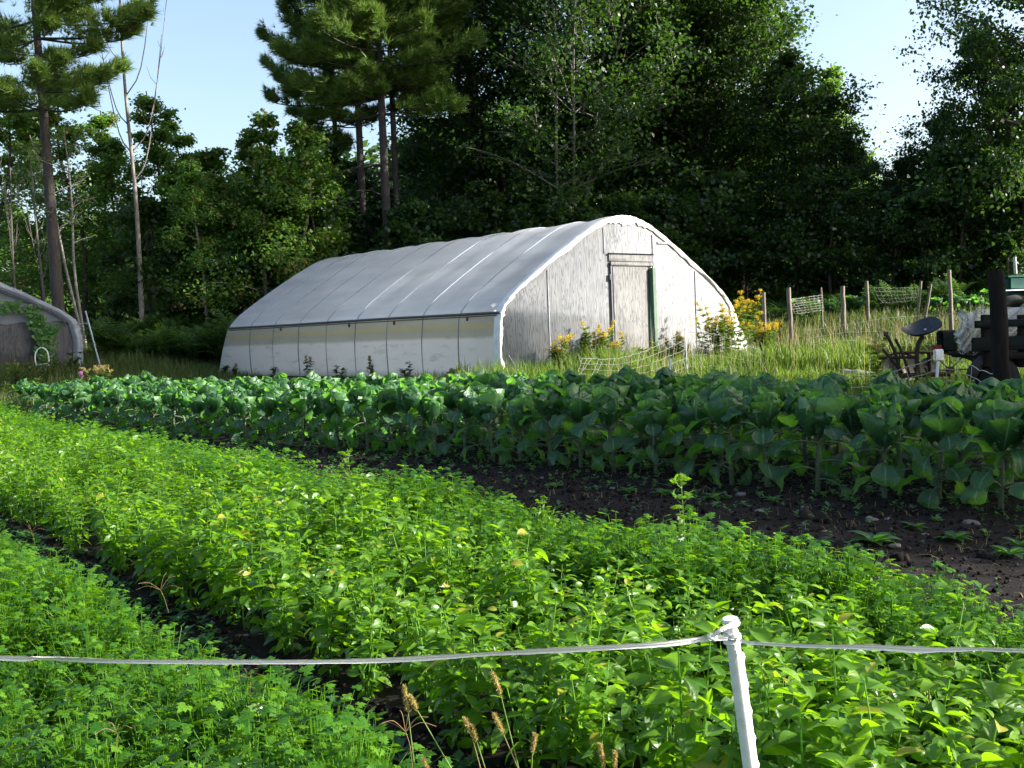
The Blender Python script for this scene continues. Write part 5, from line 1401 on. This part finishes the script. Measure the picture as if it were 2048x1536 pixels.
# ridged spine with small lugs down the right side
side = np.array([.97, .18, 0]); g = Geo()
g.addgeo(tube([low - low + side * .0158, tl - d * .05 + side * .0150], .0045, 8))
g.build('spine', MAT['white_plastic'], root, True)
for k in range(9):
    q = tl - d * (.06 + .062 * k) + side * .0185
    tube([q - d * .010, q, q + d * .010], [.002, .0045, .002], 8).build('lug', MAT['white_plastic'], root, True)
def ribbon(pts, w, tw, n=160):
    sp = smoothpts(pts, n); t = nrm(np.gradient(sp, axis=0)); r = np.random.default_rng(7); ph = np.interp(np.linspace(0, 1, n), np.linspace(0, 1, len(tw)), tw)
    up = np.array([0, 0, 1.0]); a = nrm(up - t * (t @ up)[:, None]); b = np.cross(t, a)
    s = np.linspace(-1, 1, 7); c = a[:, None] * np.cos(ph)[:, None, None] + b[:, None] * np.sin(ph)[:, None, None]; nrmv = -a[:, None] * np.sin(ph)[:, None, None] + b[:, None] * np.cos(ph)[:, None, None]
    ww = (w * (1 + .12 * np.sin(np.arange(n) * .31) + .06 * r.normal(0, 1, n)))[:, None, None] / 2
    V = sp[:, None] + c * s[None, :, None] * ww + nrmv * (.0012 * np.sin(s * 5 + 1)[None, :, None] + .0016 * (s ** 2)[None, :, None])
    V2 = V + nrmv * .0009
    i = np.arange(n - 1)[:, None] * 7; j = np.arange(6)[None]; F = np.stack([i + j, i + j + 1, i + 7 + j + 1, i + 7 + j], 2).reshape(-1, 4)
    g = Geo(); g.add(V.reshape(-1, 3), F); g.add(V2.reshape(-1, 3), F[:, ::-1]); return g
tp = [P(-500, 1300, 2.24), P(0, 1315, 2.22), P(90, 1315, 2.22), P(300, 1322, 2.2), P(720, 1321, 2.2), P(1000, 1305, 2.2), P(1300, 1289, 2.2), P(1420, 1275, 2.225), P(1455, 1276, 2.228)]
tape = ribbon(tp, np.interp(np.linspace(0, 1, 160), [0, .25, .27, .4, .6, .8, .95, 1], [.011, .012, .014, .0085, .011, .012, .011, .008]), [0, .2, 1.0, .3, .15, .5, .1, .2, 0])
root = empty('fence_tape', tp[0], 0, 'woven white electric fence tape stretched across the foreground', 'fence tape')
def loc0(g_, nm): o = g_.build(nm, MAT['tape'], root, True); o.location = -Vector([float(v) for v in tp[0]]); return o
loc0(tape, 'tape')
tp2 = [P(1480, 1279, 2.225), P(1500, 1284, 2.22), P(1600, 1290, 2.2), P(1750, 1294, 2.18), P(1850, 1299, 2.17), P(1950, 1297, 2.16), P(2048, 1300, 2.15), P(2300, 1306, 2.12)]
loc0(ribbon(tp2, np.interp(np.linspace(0, 1, 160), [0, .3, .45, .55, .7, 1], [.007, .007, .012, .013, .008, .008]), [0, .4, .2, .1, .5, .3]), 'tape')
# wraps, knot, loose tail
cw = tl - d * .012 + low; wr = []
for k in range(40):
    a = k / 39 * 2 * math.pi * 2; wr.append(cw + np.array([math.cos(a) * .0172, math.sin(a) * .0172, 0]) + d * (.006 * math.sin(a * .5) - .004 * k / 39))
loc0(ribbon(wr, np.full(160, .009), [0, .1, 0]), 'tape_wrap')
kn = P(1425, 1275, 2.215); a = np.linspace(0, 2 * math.pi * 1.6, 30); loc0(tube(np.stack([kn[0] + .006 * np.cos(a) + .003 * np.sin(3 * a), kn[1] + .005 * np.sin(a), kn[2] + .005 * np.sin(a * .8)], 1), .0035, 6), 'knot')
loc0(ribbon([kn, P(1440, 1258, 2.21), P(1458, 1250, 2.215), P(1472, 1243, 2.225), P(1476, 1252, 2.235)], np.interp(np.linspace(0, 1, 160), [0, .3, 1], [.006, .012, .016]), [.1, .4, .2, .6]), 'tape_tail')
loc0(ribbon([cw + [.010, -.016, 0], P(1472, 1298, 2.205), P(1468, 1330, 2.212)], np.full(160, .007), [0, .5, .8]), 'tape_tail')

# ------------------------------------------------------------------ foxtail grass heads in the near foreground
def foxtail(pt, pb, pe, lab, seed, Y=2.45):
    r = np.random.default_rng(seed); a = P(*pt, Y); b = P(*pb, Y); e = P(*pe, Y); d = nrm(b - a)
    base = e + nrm(e - b) * ((e[2]) / max(.3, -nrm(e - b)[2])); root = empty('foxtail_grass', base, 0, lab, 'foxtail grass', 'foxtail grass stems in the foreground')
    sp = smoothpts([base - base, (e - base), (b - base) * .995], 16); tube(sp, np.linspace(.0022, .0011, 16), 5, False).build('stem', MAT['straw'] if seed % 3 == 0 else MAT['stem'], root, True)
    g = Geo(); L_ = np.linalg.norm(a - b); n = 10; pts = np.array([b + (a - b) * f for f in np.linspace(0, 1, n)]) - base
    g.addgeo(tube(pts, .0042 * np.sin(math.pi * np.linspace(.12, .93, n)) ** .6, 7))
    k = 620; f = r.uniform(0, 1, k); c = b + (a - b) * f[:, None] - base; ax = nrm(a - b); dd = nrm(nrm(r.normal(0, 1, (k, 3))) + ax * .7)
    rad = .0042 * np.sin(math.pi * (.1 + .83 * f)) ** .6
    g.scatter(TQ, frames(dd, r.normal(0, 1, (k, 3))) * (r.uniform(.004, .0085, k))[:, None, None] * np.array([.28, 1, 1]), c + dd * rad[:, None] * .6, r.uniform(0, 1, k))
    g.build('seed_head', MAT['foxtail'], root)
FX = [((808, 1372), (816, 1424), (829, 1536), 'straightest foxtail, second from the left, crossing its leaning neighbour'), ((819, 1392), (833, 1418), (902, 1536), 'foxtail leaning far left on a straw stem at the left'),
      ((929, 1437), (942, 1466), (961, 1536), 'left one of the close middle pair of foxtails'), ((944, 1452), (953, 1482), (970, 1536), 'right one of the close middle pair of foxtails'),
      ((985, 1346), (1001, 1388), (1037, 1536), 'tallest foxtail with a thin head, right of the middle pair'), ((988, 1428), (1006, 1466), (1036, 1536), 'thick headed foxtail below the tallest one'),
      ((1070, 1468), (1065, 1504), (1063, 1536), 'short upright foxtail, alone at the right of the group'), ((846, 1518), (858, 1546), (870, 1580), 'foxtail whose head only just enters the bottom edge'),
      ((1199, 1488), (1208, 1532), (1216, 1570), 'pale foxtail head at the bottom edge right of the others'), ((1230, 1504), (1228, 1532), (1226, 1570), 'rightmost foxtail head at the bottom edge')]
for k, f in enumerate(FX): foxtail(*f, k + 1)
# fingered crabgrass seed heads
def crab(u, v, ub, vb, Y, n, L_, lab, seed):
    r = np.random.default_rng(seed); c = P(u, v, Y); b = P(ub, vb, Y); root = empty('crabgrass', b, 0, lab, 'crabgrass'); g = Geo()
    g.addgeo(tube(smoothpts([b - b, (c - b) * .6 + [.004, 0, 0], c - b], 8), [.0008] * 8, 4, False))
    for k in range(n):
        a = -1.3 + 2.6 * k / max(1, n - 1) + r.normal(0, .1); d = np.array([math.sin(a), r.normal(0, .3), math.cos(a) * .8])
        g.addgeo(tube(smoothpts([c - b, c - b + d * L_ * .5 + [0, 0, .01], c - b + d * L_ - [0, 0, L_ * .15]], 7), [.0008] * 7, 4, False))
    g.build('seed_stalk', MAT['red_stem'], root, True)
crab(811, 1463, 825, 1536, 2.5, 6, .075, 'reddish fingered crabgrass head in front of the left foxtails', 1)
crab(321, 1180, 337, 1225, 4.8, 5, .11, 'reddish crabgrass head arching over the dark furrow at left', 2)
crab(233, 1465, 233, 1500, 2.9, 4, .05, 'thin crabgrass head in the near parsley bed at lower left', 3)
crab(63, 1066, 70, 1090, 7.2, 5, .10, 'pale crabgrass head at the far left edge of the furrow', 4)
crab(498, 1357, 500, 1385, 3.6, 4, .06, 'wispy crabgrass head just under the tape beside the furrow', 5)
